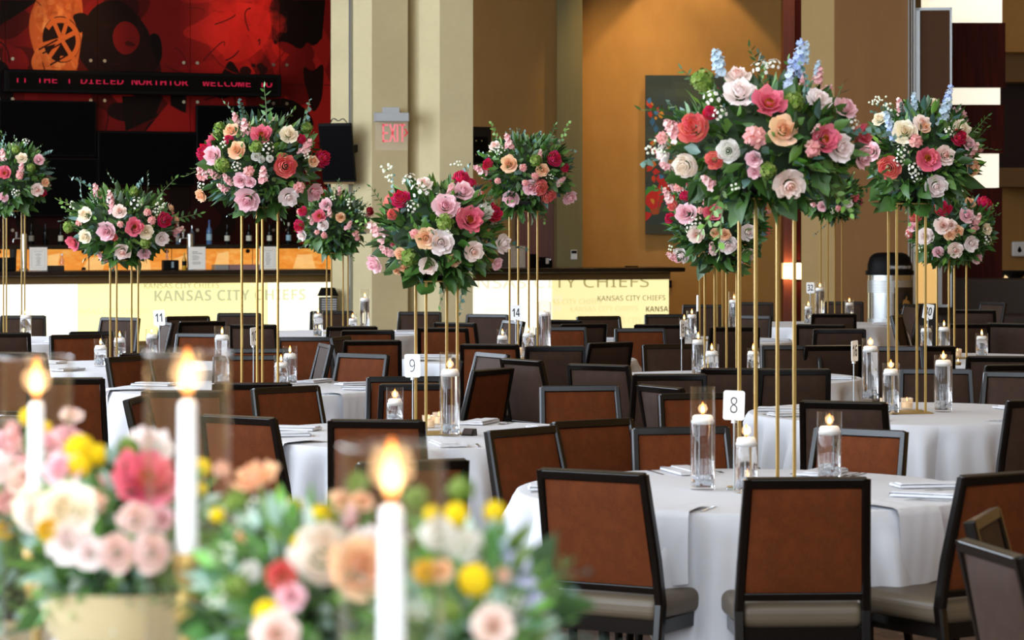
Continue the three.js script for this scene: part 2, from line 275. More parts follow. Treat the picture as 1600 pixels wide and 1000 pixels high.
// ---------------------------------------------------------------- the bar, set at an angle to the picture
const BA = 0.368, BC = Math.cos(BA), BS = Math.sin(BA), BX = -7.56, BZ = -39.7;
function barAt(px, py, zl) {                                       // bar coordinates (along, height) of a pixel on the plane zl in front of the bar face
  const k = (px - 800) / F, u = (k * (-BZ - zl * BC) - BX - zl * BS) / (BC - k * BS), D = -BZ + u * BS - zl * BC;
  return { u, y: EYE - (py - HORIZON) * D / F, D };
}
const barPos = (u, y, zl) => [BX + u * BC + zl * BS, y, BZ - u * BS + zl * BC];
const barU = (px, zl) => barAt(px, 400, zl).u;
{
  const counters = [[-2.2, barU(526, 0), barU(526, 0.3), 'long dark bar counter with a backlit lettered front, left of the column'], [barU(733, 0), barU(1045, 0), barU(1071, 0.3), 'dark bar counter section with a backlit lettered front, right of the column']].map(([u0, u1, ut, label], k) => {
    const face = thing('bar_counter', label, 'bar counter', [BX, 0, BZ], BA), top0 = k ? barU(733, 0.3) : u0;
    part('countertop', rbox(ut - top0, 0.07, 1.05, 0.012, (top0 + ut) / 2, 1.085, -0.22), M.barTop, face);
    part('fascia', box(u1 - u0, 0.125, 0.12, (u0 + u1) / 2, 0.987, 0.0), M.bronze, face);
    part('plinth', box(u1 - u0, 0.06, 0.1, (u0 + u1) / 2, 0.03, -0.03), M.bronze, face);
    part('carcass', box(u1 - u0, 0.9, 0.5, (u0 + u1) / 2, 0.48, -0.45), M.darkBar, face);
    part('end_panel', box(0.04, 0.95, 0.62, u1 - 0.02, 0.5, -0.33), M.bronze, face);
    const mid = barPos((u0 + u1) / 2, 0.5, 0.15), aim = barPos((u0 + u1) / 2, 0.5, 5);
    areaLight(new THREE.Color(1, 0.93, 0.68), 0.5, u1 - u0, 0.8, mid, aim);
    return face;
  }), u0 = -2.2;
  // backlit acrylic panels, each lit by its own lamps, with frosted and printed team lettering
  const words = [ // px, baseline py, cap height px, weight, colour, text
    [-38, 478, 8, 'bold', '#f3efcf', 'KANSAS CITY CHIEFS'], [100, 448, 8, '', '#f0ebb4', 'KANSAS CITY CHIEFS'], [223, 451, 8, '', '#a9a677', 'KANSAS CITY CHIEFS'], [238, 471, 17, 'bold', '#b3b68f', 'KANSAS CITY CHIEFS'],
    [110, 491, 8, '', '#d3cf9c', 'KANSAS CITY CHIEFS'], [366, 487, 9, '', '#ece7b0', 'KANSAS CITY CHIEFS'], [390, 447, 8, '', '#f1edd0', 'KANSAS CITY CHIEFS'], [320, 506, 8, '', '#efeab4', 'KANSAS CITY CHIEFS'],
    [760, 472, 9, '', '#f1edd2', 'KANSAS CITY CHIEFS'], [756, 488, 8, 'bold', '#efe9c4', 'KANSAS CITY CHIEFS'], [700, 451, 18, '', '#a69b66', 'KANSAS CITY CHIEFS'], [832, 476, 8, '', '#d9cf96', 'KANSAS CITY CHIEFS'],
    [932, 470, 8, '', '#6f6a48', 'KANSAS CITY CHIEFS'], [889, 487, 8, '', '#ddd49c', 'KANSAS CITY CHIEFS'], [1008, 487, 8, 'bold', '#6f6a48', 'KANSAS CITY CHIEFS'], [936, 506, 9, '', '#e2d9a0', 'KANSAS CITY CHIEFS'],
  ];
  const extents = { 7: 124, 8: 120, 9: 118, 17: 240, 18: 315 };
  const joints = [-260, 14, 122, 216, 418, 526, 733, 862, 1045], tints = ['#fffdf0', '#fffdf0', '#fff9b4', '#fff3ac', '#fffbe0', '', '#fffdee', '#fff2b4'], power = [1.6, 1.6, 1.26, 1.26, 1.55, 0, 1.6, 1.26];
  for (let i = 0; i + 1 < joints.length; i++) {
    if (!tints[i]) continue;
    const face = counters[i > 5 ? 1 : 0], a = i ? barU(joints[i], 0) : u0, b = barU(joints[i + 1], 0), w = b - a, y0 = 0.06, y1 = 0.925;
    const tex = canvas(Math.min(2048, Math.round(w * 420)), 360, (c, W, H) => {
      c.fillStyle = tints[i]; c.fillRect(0, 0, W, H);
      for (const [px, py, cap, wt, col, s] of words) {
        const q = barAt(px, py, 0), e = barU(px + extents[cap] * (px > 800 ? 0.9 : 1), 0) - q.u, x = (q.u - a) / w * W, yb = (y1 - q.y) / (y1 - y0) * H, ch = cap / F * q.D / (y1 - y0) * H;
        if (x > W || x + e / w * W < 0) continue;
        c.globalAlpha = power[i] > 1.5 ? (cap === 17 ? 0.75 : 0.35) : 1; c.font = wt + ' ' + Math.round(ch / 0.72) + 'px sans-serif'; c.fillStyle = col;
        c.save(); c.translate(x, yb); c.scale((e / w * W) / c.measureText(s).width, 1); c.fillText(s, 0, 0); c.restore();
      }
    });
    part('panel', box(w - 0.012, y1 - y0, 0.03, (a + b) / 2, (y0 + y1) / 2, 0), std({ color: '#e8e4d0', roughness: 0.35, map: tex, emissive: new THREE.Color(1, 1, 1), emissiveMap: tex, emissiveIntensity: power[i] }), face, i % 2 ? undefined : 'backlit acrylic panel with team lettering');
  }
  single('junction_box', rbox(0.1, 0.13, 0.06, 0.01), M.black, 'small black box on the ochre wall just past the bar end', 'junction box', [at(1046, 444, 46.4).x, at(1046, 444, 46.4).y, -46.57]);
}
{ // back bar: shelf over a glowing amber glass band
  const zl = -2.5, a = -2.5, b = barU(545, zl), t = thing('back_bar', 'dark back bar shelf over a glowing amber glass band behind the counter', 'back bar', [BX, 0, BZ], BA);
  const ys = barAt(240, 382, zl).y, amber = canvas(1024, 256, (c, w, h) => {
    c.fillStyle = '#f0993c'; c.fillRect(0, 0, w, h);
    for (let i = 0; i < 900; i++) { c.globalAlpha = 0.28; c.fillStyle = pick(['#ffb95c', '#e78a2c', '#ffc878', '#d97a20', '#f7a848']); const x = rnd() * w, y = rnd() * h, r = 4 + rnd() * 18; c.beginPath(); for (let k = 0; k < 6; k++) c.lineTo(x + Math.cos(k) * r * (0.5 + rnd()), y + Math.sin(k) * r * (0.5 + rnd())); c.fill(); }
    c.globalAlpha = 0.65; c.fillStyle = '#ffdd98'; for (let i = 0; i < 7; i++) { const x = 60 + i * 150; c.beginPath(); c.moveTo(x, h); c.lineTo(x + rr(20, 60), 40 + rnd() * 60); c.lineTo(x + rr(60, 110), 20 + rnd() * 40); c.lineTo(x + rr(70, 120), h); c.fill(); }
    c.globalAlpha = 1;
  });
  const joints = [a, 0.55, 1.9, 3.25, 4.6, b];
  for (let i = 0; i + 1 < joints.length; i++) {
    const w = joints[i + 1] - joints[i];
    const p = part('panel', uvScale(box(w - 0.02, ys - 1.0, 0.03, (joints[i] + joints[i + 1]) / 2, (ys - 0.08 + 1.0) / 2 - 0.02, zl - 0.18), w / 5, 1, i * 0.27), std({ color: '#a8621f', roughness: 0.3, map: amber, emissive: new THREE.Color(1, 1, 1), emissiveMap: amber, emissiveIntensity: 1.25 }), t, 'glowing amber glass panel');
    for (const y of [1.1, 1.38]) part('bolt', new THREE.CylinderGeometry(0.035, 0.035, 0.03, 14).rotateX(Math.PI / 2).translate(joints[i + 1] - 0.09, y, zl - 0.15), M.darkBar, p);
  }
  part('shelf', rbox(b - a, 0.07, 0.42, 0.008, (a + b) / 2, ys - 0.035, zl + 0.02), M.barTop, t);
  part('cabinet', box(b - a, 1.0, 0.55, (a + b) / 2, 0.5, zl - 0.05), M.darkBar, t);
  const p = barPos((a + b) / 2, 1.25, zl - 0.1), q = barPos((a + b) / 2, 1.25, 3);
  areaLight(new THREE.Color(1, 0.55, 0.2), 0.35, b - a, 0.4, p, q);
  // bottles
  const bottle = (px, py, h, r, colour, label, cap, lbl, ribbon) => {
    const k = barAt(px, py, zl + 0.06), o = thing('bottle', lbl, 'bottle', barPos(k.u, ys, zl + 0.06), BA, 'bottles on the back bar');
    part('glass', lathe([[0.001, 0], [r, 0], [r, h * 0.56], [r * 0.85, h * 0.64], [r * 0.36, h * 0.74], [r * 0.33, h * 0.97], [r * 0.4, h * 0.975], [r * 0.4, h], [0.001, h]], 18), colour, o);
    if (label) part('label', new THREE.CylinderGeometry(r + 0.0015, r + 0.0015, h * 0.26, 18, 1, true).translate(0, h * 0.3, 0), label, o);
    if (cap) part('cap', cyl(r * 0.43, r * 0.43, h * 0.16, 0, h * 0.93, 0, 14), cap, o);
  };
  const dk = phys({ color: '#0a0d0a', roughness: 0.2, specularIntensity: 0.5 }), clear = phys({ color: '#8fa6b8', roughness: 0.05, transmission: 0.7, thickness: 0 }), blue = std({ color: '#4d6d93', roughness: 0.2 });
  const pale = std({ color: '#d8d2bd', roughness: 0.7 }), dim = std({ color: '#8a8577', roughness: 0.7 }), skyl = std({ color: '#9fc0cc', roughness: 0.6 }), foil = std({ color: '#b9b39f', roughness: 0.4 });
  bottle(49, 380, 0.34, 0.042, dk, dim, null, 'dark wine bottle with a dim label just right of the steel tap column');
  bottle(71, 380, 0.34, 0.042, dk, null, null, 'plain dark bottle without a label on the left of the back bar');
  bottle(95, 380, 0.34, 0.04, dk, pale, null, 'dark bottle with a tall pale label beside the low pink bouquet');
  bottle(278, 380, 0.33, 0.035, clear, dim, foil, 'clear bottle with a pale cap behind the hanging bouquet edge');
  bottle(300, 380, 0.3, 0.04, clear, null, M.steel, 'clear bottle with a steel cap above the policy notice');
  bottle(327, 380, 0.39, 0.046, blue, skyl, std({ color: '#27447a', roughness: 0.4 }), 'tall blue-grey bottle with a blue neck on the back bar');
  bottle(355, 380, 0.33, 0.044, dk, pale, null, 'dark wine bottle with a cream label beside the tall blue bottle');
  bottle(389, 380, 0.33, 0.046, dk, pale, null, 'dark wine bottle with a cream label set low, between gold rods');
  bottle(421, 380, 0.33, 0.04, dk, pale, null, 'dark wine bottle with a cream label right of the gold rods');
  bottle(451, 380, 0.35, 0.042, dk, skyl, foil, 'dark bottle with a pale blue label and a silver neck');
}
{ // red mural: panels on stand-offs
  const zl = -3.1, U0 = -2.3, U1 = barU(545, zl), Y0 = 1.4, Y1 = 7.4;
  const tex = canvas(2048, 1100, (c, w, h) => {
    c.fillStyle = '#6e0e0b'; c.fillRect(0, 0, w, h);
    const blob = (x, y, rx, ry, col, n = 8, j = 0.35) => { const P = []; for (let k = 0; k < n; k++) { const a = k / n * 6.283, q = 1 - j + rnd() * j * 2; P.push([x + Math.cos(a) * rx * q, y + Math.sin(a) * ry * q]); } c.fillStyle = col; c.beginPath(); const m = (p, q) => [(p[0] + q[0]) / 2, (p[1] + q[1]) / 2]; c.moveTo(...m(P[n - 1], P[0])); P.forEach((p, k) => c.quadraticCurveTo(...p, ...m(p, P[(k + 1) % n]))); c.fill(); };
    const X = (px) => (barU(px, zl) - U0) / (U1 - U0) * w, Y = (py, px = 250) => (Y1 - barAt(px, py, zl).y) / (Y1 - Y0) * h;
    const poly = (pts, col) => { c.fillStyle = col; c.beginPath(); pts.forEach(([px, py], i) => i ? c.lineTo(X(px), Y(py, px)) : c.moveTo(X(px), Y(py, px))); c.fill(); };
    for (let i = 0; i < 110; i++) blob(rnd() * w, rnd() * h, 30 + rnd() * 150, 30 + rnd() * 130, pick(['#7c100d', '#8a1510', '#5c0b09', '#941813', '#4a0806']), 8, 0.45);
    for (let i = 0; i < 46; i++) blob(rnd() * w, rnd() * h, 20 + rnd() * 110, 20 + rnd() * 110, pick(['#1a0504', '#0e0302', '#2e0705', '#0a0202']), 8, 0.6);
    blob(X(180), Y(60, 180), 130, 120, '#160504', 9, 0.35); blob(X(215), Y(95, 215), 70, 110, '#1d0605', 8, 0.4); blob(X(196), Y(60, 196), 52, 48, '#6b0e0b', 7, 0.25); blob(X(205), Y(70, 205), 26, 12, '#3a0806', 6, 0.5);
    poly([[452, 0], [508, 0], [503, 60], [490, 72], [474, 64], [460, 40]], '#0c0302'); blob(X(485), Y(38, 485), 50, 80, '#0d0302', 8, 0.4); poly([[0, 0], [60, 0], [40, 14], [0, 40]], '#100403');
    // orange painted figure, left, with a dark wheel crossed by spokes
    blob(X(92), Y(35, 92), 105, 190, '#b85526', 12, 0.22); blob(X(80), Y(88, 80), 75, 60, '#c4622e', 9, 0.3);
    for (let i = 0; i < 160; i++) { c.globalAlpha = 0.26; blob(X(58 + rnd() * 62), Y(rnd() * 104, 90), 6 + rnd() * 22, 6 + rnd() * 18, pick(['#dd8243', '#a8481a', '#e39a5c', '#8a3512']), 7, 0.5); } c.globalAlpha = 1;
    c.save(); c.translate(X(96), Y(62, 96)); c.fillStyle = '#170504'; c.beginPath(); c.ellipse(0, 0, X(126) - X(96), Y(98, 96) - Y(62, 96), 0.3, 0, 6.283); c.fill();
    c.strokeStyle = '#bd5a26'; c.lineWidth = 17; c.beginPath(); c.ellipse(0, 0, X(122) - X(96), Y(92, 96) - Y(62, 96), 0.3, -2.9, 1.4); c.stroke();
    for (const [a, l] of [[-2.1, 80], [-1.2, 84], [-0.4, 78], [0.9, 96], [2.3, 70], [2.9, 95]]) { c.lineWidth = 15; c.beginPath(); c.moveTo(0, 0); c.lineTo(Math.cos(a) * l, Math.sin(a) * l); c.stroke(); } c.restore();
    blob(X(128), Y(34, 128), 34, 30, '#150504', 7, 0.4); c.strokeStyle = '#240805'; c.lineWidth = 5; for (const [x0, y0, x1, y1] of [[60, 78, 90, 62], [66, 84, 96, 68], [78, 102, 106, 86]]) { c.beginPath(); c.moveTo(X(x0), Y(y0, x0)); c.lineTo(X(x1), Y(y1, x1)); c.stroke(); }
    // rounded red figure, right
    c.globalAlpha = 0.22; for (let i = 0; i < 70; i++) { const a = rnd() * 6.283, q = Math.sqrt(rnd()); blob(X(382) + Math.cos(a) * q * 150, Y(38, 380) + Math.sin(a) * q * 110, 14 + rnd() * 46, 12 + rnd() * 40, pick(['#a81812', '#b31a14', '#951510', '#bc241a', '#87120d']), 7, 0.5); } c.globalAlpha = 1; c.strokeStyle = '#5a0a07'; c.lineWidth = 4; c.beginPath(); c.arc(X(385), Y(20, 385), 190, 0.5, 2.4); c.stroke();
    for (const [px, py, r] of [[396, 103, 9], [410, 108, 22], [382, 112, 24], [430, 66, 8]]) blob(X(px), Y(py, px), r, r * 0.8, '#1c0504', 7, 0.4);
    poly([[225, 208], [262, 162], [280, 172], [300, 180], [303, 208]], '#8e1410'); poly([[190, 150], [255, 150], [240, 185], [196, 205]], '#0e0302');
    c.strokeStyle = '#2b0504'; for (let i = 0; i < 90; i++) { c.lineWidth = 1.5 + rnd() * 3; c.beginPath(); const x = rnd() * w, y = rnd() * h; c.moveTo(x, y); c.quadraticCurveTo(x + rr(-60, 60), y + rr(-40, 40), x + rr(-110, 110), y + rr(-80, 80)); c.stroke(); }
    for (let i = 0; i < 1600; i++) { c.globalAlpha = 0.16; c.fillStyle = pick(['#000', '#3a0604', '#a02018']); c.fillRect(rnd() * w, rnd() * h, 2 + rnd() * 26, 1 + rnd() * 3); } c.globalAlpha = 1;
    c.fillStyle = '#0f0403'; c.globalAlpha = 0.8; c.fillRect(0, Y(205), w * 0.9, h); c.globalAlpha = 1;
    for (let i = 0; i < 20; i++) blob(rnd() * w, Y(250 + rnd() * 120), 30 + rnd() * 120, 14 + rnd() * 40, pick(['#3a0806', '#240504', '#4e0a07']), 8, 0.5);
  });
  const t = thing('mural', 'red and black abstract mural of bolted panels above the back bar', 'mural', [BX, 0, BZ], BA), mat = phys({ map: tex, roughness: 0.4, specularIntensity: 0.25 });
  const us = [U0, barU(8, zl), barU(152, zl), barU(297, zl), barU(437, zl), U1], ys = [Y0, barAt(250, 128, zl).y, Y1];
  for (let i = 0; i + 1 < us.length; i++) for (let j = 0; j < 2; j++) {
    const w = us[i + 1] - us[i] - 0.008, h = ys[j + 1] - ys[j] - 0.008, p = part('panel', uvScale(box(w, h, 0.03, (us[i] + us[i + 1]) / 2, (ys[j] + ys[j + 1]) / 2, zl), (us[i + 1] - us[i]) / (U1 - U0), (ys[j + 1] - ys[j]) / (Y1 - Y0), (us[i] - U0) / (U1 - U0), (ys[j] - Y0) / (Y1 - Y0)), mat, t);
    for (const s of [-1, 1]) for (const y of [ys[j] + 0.32, ys[j + 1] - 0.32]) if (w > 0.6) part('bolt', new THREE.CylinderGeometry(0.028, 0.028, 0.03, 12).rotateX(Math.PI / 2).translate((us[i] + us[i + 1]) / 2 + s * (w / 2 - 0.11), y, zl + 0.02), M.steel, p);
  }
  part('backing', box(U1 - U0, Y1 - Y0, 0.05, (U0 + U1) / 2, (Y0 + Y1) / 2, zl - 0.08), M.darkBar, t);
  // dark screens on the mural
  const tv = (x0, y0, x1, y1, off, label) => {
    const a = barAt(x0, y0, zl + off), b = barAt(x1, y1, zl + off), o = thing('television', label, 'television', barPos((a.u + b.u) / 2, (a.y + b.y) / 2, zl + off), BA, 'screens mounted on the mural');
    part('screen', box(b.u - a.u - 0.05, a.y - b.y - 0.05, 0.02, 0, 0, 0.032), M.screen, o); part('bezel', rbox(b.u - a.u, a.y - b.y, 0.07, 0.012), M.black, o);
    part('bracket', box(0.3, 0.3, off - 0.04, 0, 0, -off / 2), M.black, o);
  };
  tv(-160, 150, -4, 246, 0.2, 'switched-off black screen at the left end of the mural, mostly cut off');
  tv(-2, 156, 150, 245, 0.2, 'switched-off black screen below the left end of the red ticker sign');
  tv(-2, 246, 152, 338, 0.22, 'switched-off black screen lowest on the left, above the shelf bottles');
  tv(152, 205, 304, 290, 0.2, 'switched-off black screen in the middle, below the ticker sign');
  tv(306, 164, 446, 262, 0.24, 'switched-off black screen behind the tall bouquet on table ten');
  // red dot-matrix ticker
  const led = canvas(2048, 180, (c, w, h) => {
    c.fillStyle = '#000'; c.fillRect(0, 0, w, h); c.save(); c.beginPath(); c.rect(0, 62, w, 46); c.clip();
    c.fillStyle = '#ff2a55'; c.font = 'bold 96px monospace'; const s = 'TT THE T DIELED NORTHTOR  WELCOME TO'; c.save(); c.translate(34, 108); c.scale((w - 70) / c.measureText(s).width, 1); c.fillText(s, 0, 0); c.restore(); c.restore();
    c.fillStyle = '#000'; for (let x = 0; x < w; x += 11) c.fillRect(x, 0, 2, h); for (let y = 0; y < h; y += 11) c.fillRect(0, y, w, 2);
  });
  const a = barAt(5, 104, zl + 0.35), b = barAt(438, 152, zl + 0.35), q = barAt(438, 117, zl + 0.35), o = thing('ticker_sign', 'long black message board with half-lit red letters across the mural', 'led sign', barPos((a.u + b.u) / 2, (a.y + b.y) / 2 - (a.y - q.y) / 2 + 0.0, zl + 0.35), BA);
  const w = b.u - a.u, h = q.y - b.y;
  part('housing', rbox(w, h, 0.16, 0.02), M.black, o);
  part('display', box(w - 0.16, h * 0.72, 0.02, 0, 0, 0.075), phys({ color: '#0a0705', roughness: 0.5, specularIntensity: 0.12, emissive: new THREE.Color(1, 1, 1), emissiveMap: led, emissiveIntensity: 1.1 }), o);
  part('bracket', [box(0.05, 0.1, 0.25, -w / 3, 0, -0.2), box(0.05, 0.1, 0.25, w / 3, 0, -0.2)], M.black, o);
}
// ---------------------------------------------------------------- things on the bar
const BT = 1.12;                                                     // bar top height
function onBar(name, label, category, px, zl, group) { const u = barU(px, zl); return thing(name, label, category, barPos(u, BT, zl), BA, group); }
{
  for (const [px, label] of [[37, 'polished steel beer tap column at the left end of the bar'], [297, 'polished steel beer tap column half hidden behind the policy notice']]) {
    const t = onBar('beer_tap', label, 'beer tap', px, -0.5, 'beer tap columns');
    part('column', lathe([[0.07, 0], [0.07, 0.02], [0.052, 0.035], [0.052, 0.5], [0.056, 0.505], [0.056, 0.55], [0.03, 0.565], [0.001, 0.567]], 24), M.steel, t);
    part('faucet', [tube([V(-0.04, 0.48, 0.0), V(-0.1, 0.48, 0), V(-0.15, 0.47, 0.0), V(-0.16, 0.42, 0)], 0.014), cyl(0.012, 0.02, 0.1, -0.11, 0.53, 0, 10)], M.steel, t);
  }
  const menuTex = (bold, seedText) => canvas(192, 256, (c, w, h) => {
    c.fillStyle = '#ece6dc'; c.fillRect(0, 0, w, h); c.fillStyle = '#3b3733';
    if (bold) { c.font = 'bold 17px sans-serif'; c.fillText('Alcohol', 40, 62); c.fillText('service policy', 40, 80); c.font = '9px sans-serif'; for (let i = 0; i < 9; i++) if (i !== 5) c.fillRect(40, 98 + i * 12, 60 + hash(i, seedText) * 60, 3); }
    else { c.strokeStyle = '#8a847a'; c.lineWidth = 2; c.strokeRect(24, 26, w - 48, h - 52); c.font = 'bold 13px serif'; c.textAlign = 'center'; c.fillText('B A R   M E N U', w / 2, 50); for (let i = 0; i < 12; i++) { const l = 24 + hash(i, seedText) * 50; c.fillRect(w / 2 - l / 2, 70 + i * 12, l, 2.5); } }
  });
  const menus = [[60, 0, 'bar menu in an acrylic holder beside the left tap column', false, 35], [308, 0, 'alcohol policy notice with bold heading standing on the bar', true, 35], [419, 0, 'bar menu card standing behind the gold rods of table 10', false, 35]];
  for (const [px, , label, bold, hh] of menus) {
    const t = onBar('menu_card', label, 'menu', px, -0.1, 'cards standing on the bar'), w = 0.28, h = 0.36;
    part('card', box(w - 0.02, h - 0.02, 0.003, 0, h / 2, 0.0), std({ map: menuTex(bold, px), roughness: 0.8 }), t);
    part('holder', [box(w, h, 0.003, 0, h / 2, -0.006), box(w, 0.006, 0.1, 0, 0.003, 0)], M.acrylic, t);
  }
  { const t = onBar('menu_card', 'bar menu card on the right bar section in front of the timber door', 'menu', 809, -0.1, 'cards standing on the bar'); const w = 0.27, h = 0.36;
    part('card', box(w - 0.02, h - 0.02, 0.003, 0, h / 2, 0), std({ map: menuTex(false, 5), roughness: 0.8 }), t); part('holder', [box(w, h, 0.003, 0, h / 2, -0.006), box(w, 0.006, 0.1, 0, 0.003, 0)], M.acrylic, t); }
  { const t = onBar('water_bottle', 'clear plastic water bottle standing on the bar right of the left menu', 'bottle', 97, -0.25);
    part('body', lathe([[0.001, 0], [0.036, 0], [0.038, 0.03], [0.034, 0.06], [0.038, 0.1], [0.036, 0.16], [0.014, 0.2], [0.014, 0.23]], 18), phys({ color: '#f4e6d8', roughness: 0.05, transmission: 0.9, thickness: 0 }), t);
    part('cap', cyl(0.017, 0.017, 0.025, 0, 0.24, 0, 12), M.whitePlastic, t); }
  const trayW = (px, label, w, mat) => { const t = onBar('bar_tray', label, 'tray', px, -0.3, 'low trays on the bar'); part('tray', [box(w, 0.012, 0.22, 0, 0.006), box(w, 0.07, 0.012, 0, 0.04, 0.11), box(w, 0.07, 0.012, 0, 0.04, -0.11), box(0.012, 0.07, 0.22, w / 2, 0.04), box(0.012, 0.07, 0.22, -w / 2, 0.04)], mat, t); part('garnish', [0, 1, 2, 3].map((k) => rbox(w / 5, 0.05, 0.16, 0.01, -w * 0.38 + k * w / 4, 0.05, 0)), std({ color: ['#6a3a2a', '#7a5a3c', '#59424f'][px % 3], roughness: 0.7 }), t); };
  trayW(82, 'low garnish tray on the bar between the left menu and the water bottle', 0.3, M.darkBar);
  trayW(378, 'long garnish tray with dark reddish contents behind the gold rods', 0.5, std({ color: '#8e6a66', roughness: 0.5 }));
  trayW(345, 'small flat tray on the bar right of the policy notice', 0.22, M.alu);
  { const t = onBar('bar_caddy', 'black plastic bar caddy with straws on the bar left of the policy notice', 'caddy', 266, -0.3); part('body', [rbox(0.24, 0.15, 0.14, 0.01, 0, 0.075)], M.black, t); part('straws', [0, 1, 2, 3, 4].map((k) => cyl(0.004, 0.004, 0.2, -0.09 + k * 0.02, 0.2, rr(-0.03, 0.03), 6).rotateZ((k - 2) * 0.08)), std({ color: '#c98a6a', roughness: 0.6 }), t); part('label', box(0.04, 0.09, 0.004, 0.02, 0.08, 0.071), std({ color: '#7b8c94', roughness: 0.6 }), t); }
  { const t = onBar('syrup_bottle', 'slim yellow syrup bottle standing just left of the policy notice', 'bottle', 288, -0.3); part('body', lathe([[0.001, 0], [0.035, 0], [0.035, 0.15], [0.015, 0.2], [0.013, 0.26], [0.001, 0.262]], 16), std({ color: '#c8901f', roughness: 0.3 }), t); part('label', new THREE.CylinderGeometry(0.0362, 0.0362, 0.07, 16, 1, true).translate(0, 0.1, 0), M.black, t); }
  { const t = onBar('cup_stack', 'black cups and a tall shaker at the far left end of the bar', 'cups', 8, -0.3); part('cup', [rbox(0.3, 0.2, 0.22, 0.02, 0, 0.1)], M.black, t); part('shaker', lathe([[0.001, 0], [0.04, 0], [0.055, 0.26], [0.001, 0.262]], 16).translate(0.12, 0.06, 0), M.blackMatt, t); }
  { const t = onBar('napkin_caddy', 'black napkin caddy with a white card on the right bar section', 'caddy', 845, -0.25); part('body', [box(0.32, 0.12, 0.2, 0, 0.06), box(0.05, 0.22, 0.2, -0.14, 0.11), box(0.1, 0.17, 0.2, 0.06, 0.085)], M.black, t); part('card', box(0.05, 0.09, 0.004, 0.07, 0.11, 0.103), M.whitePlastic, t); }
  { const t = onBar('payment_terminal', 'two small dark items lying flat on the right end of the bar', 'terminal', 986, -0.3); part('body', [rbox(0.07, 0.02, 0.12, 0.006, -0.05, 0.01), rbox(0.07, 0.02, 0.12, 0.006, 0.07, 0.01)], M.black, t); }
  { const t = onBar('document_holder', 'grey acrylic holder beside the menu on the right bar section', 'holder', 788, -0.12); part('sleeve', box(0.2, 0.26, 0.012, 0, 0.13), std({ color: '#5d5a58', roughness: 0.3 }), t); part('foot', box(0.2, 0.008, 0.1, 0, 0.004), M.alu, t); }
}
// ---------------------------------------------------------------- fittings on the columns
{
  const d = 39.0, a = at(501, 192, d), b = at(553, 285, d), w = (b.x - a.x), h = a.y - b.y;
  const t = thing('wall_television', 'black television on a swing bracket at the left of the exit-sign column', 'television', [(a.x + b.x) / 2, (a.y + b.y) / 2, -d], -0.36); t.rotation.order = 'YXZ'; t.rotation.x = 0.2;
  part('screen', box(w * 1.02, h * 0.92, 0.01, 0, 0, 0.03), M.screen, t); part('bezel', rbox(w * 1.08, h, 0.06, 0.012), M.black, t);
  part('speaker_bar', box(w * 1.0, 0.035, 0.02, 0, -h / 2 - 0.01, 0.01), M.bronze, t);
  part('bracket', [rbox(0.2, 0.34, 0.06, 0.01, 0.1, -0.02, -0.07), box(0.06, 0.1, 0.4, 0.14, 0, -0.25)], M.blackMatt, t);
  part('cable', [tube([V(-0.08, h / 2, -0.01), V(-0.02, h / 2 + 0.07, -0.01), V(0.05, h / 2 + 0.03, -0.02), V(0.12, h / 2 + 0.06, -0.03), V(0.18, h / 2, -0.03)], 0.008)], M.blackMatt, t);
}
{
  const d = 42.4, a = at(730, 198, d), b = at(760, 262, d), t = thing('wall_television', 'back of a black television peeking out behind the exit-sign column', 'television', [(a.x + b.x) / 2, (a.y + b.y) / 2, -d], 0.5);
  part('bezel', rbox(0.5, a.y - b.y, 0.06, 0.012), M.tvBack, t); part('back_cover', rbox(0.34, 0.4, 0.05, 0.01, 0, -0.04, 0.04), M.black, t); part('bracket', box(0.1, 0.1, 0.5, 0, 0, -0.2), M.black, t);
  part('screw', [[-0.05, 0.1], [0.05, 0.1], [-0.05, -0.12], [0.05, -0.12]].map(([x, y]) => new THREE.CylinderGeometry(0.012, 0.012, 0.01, 8).rotateX(Math.PI / 2).translate(x, y, 0.068)), M.steel, t);
}
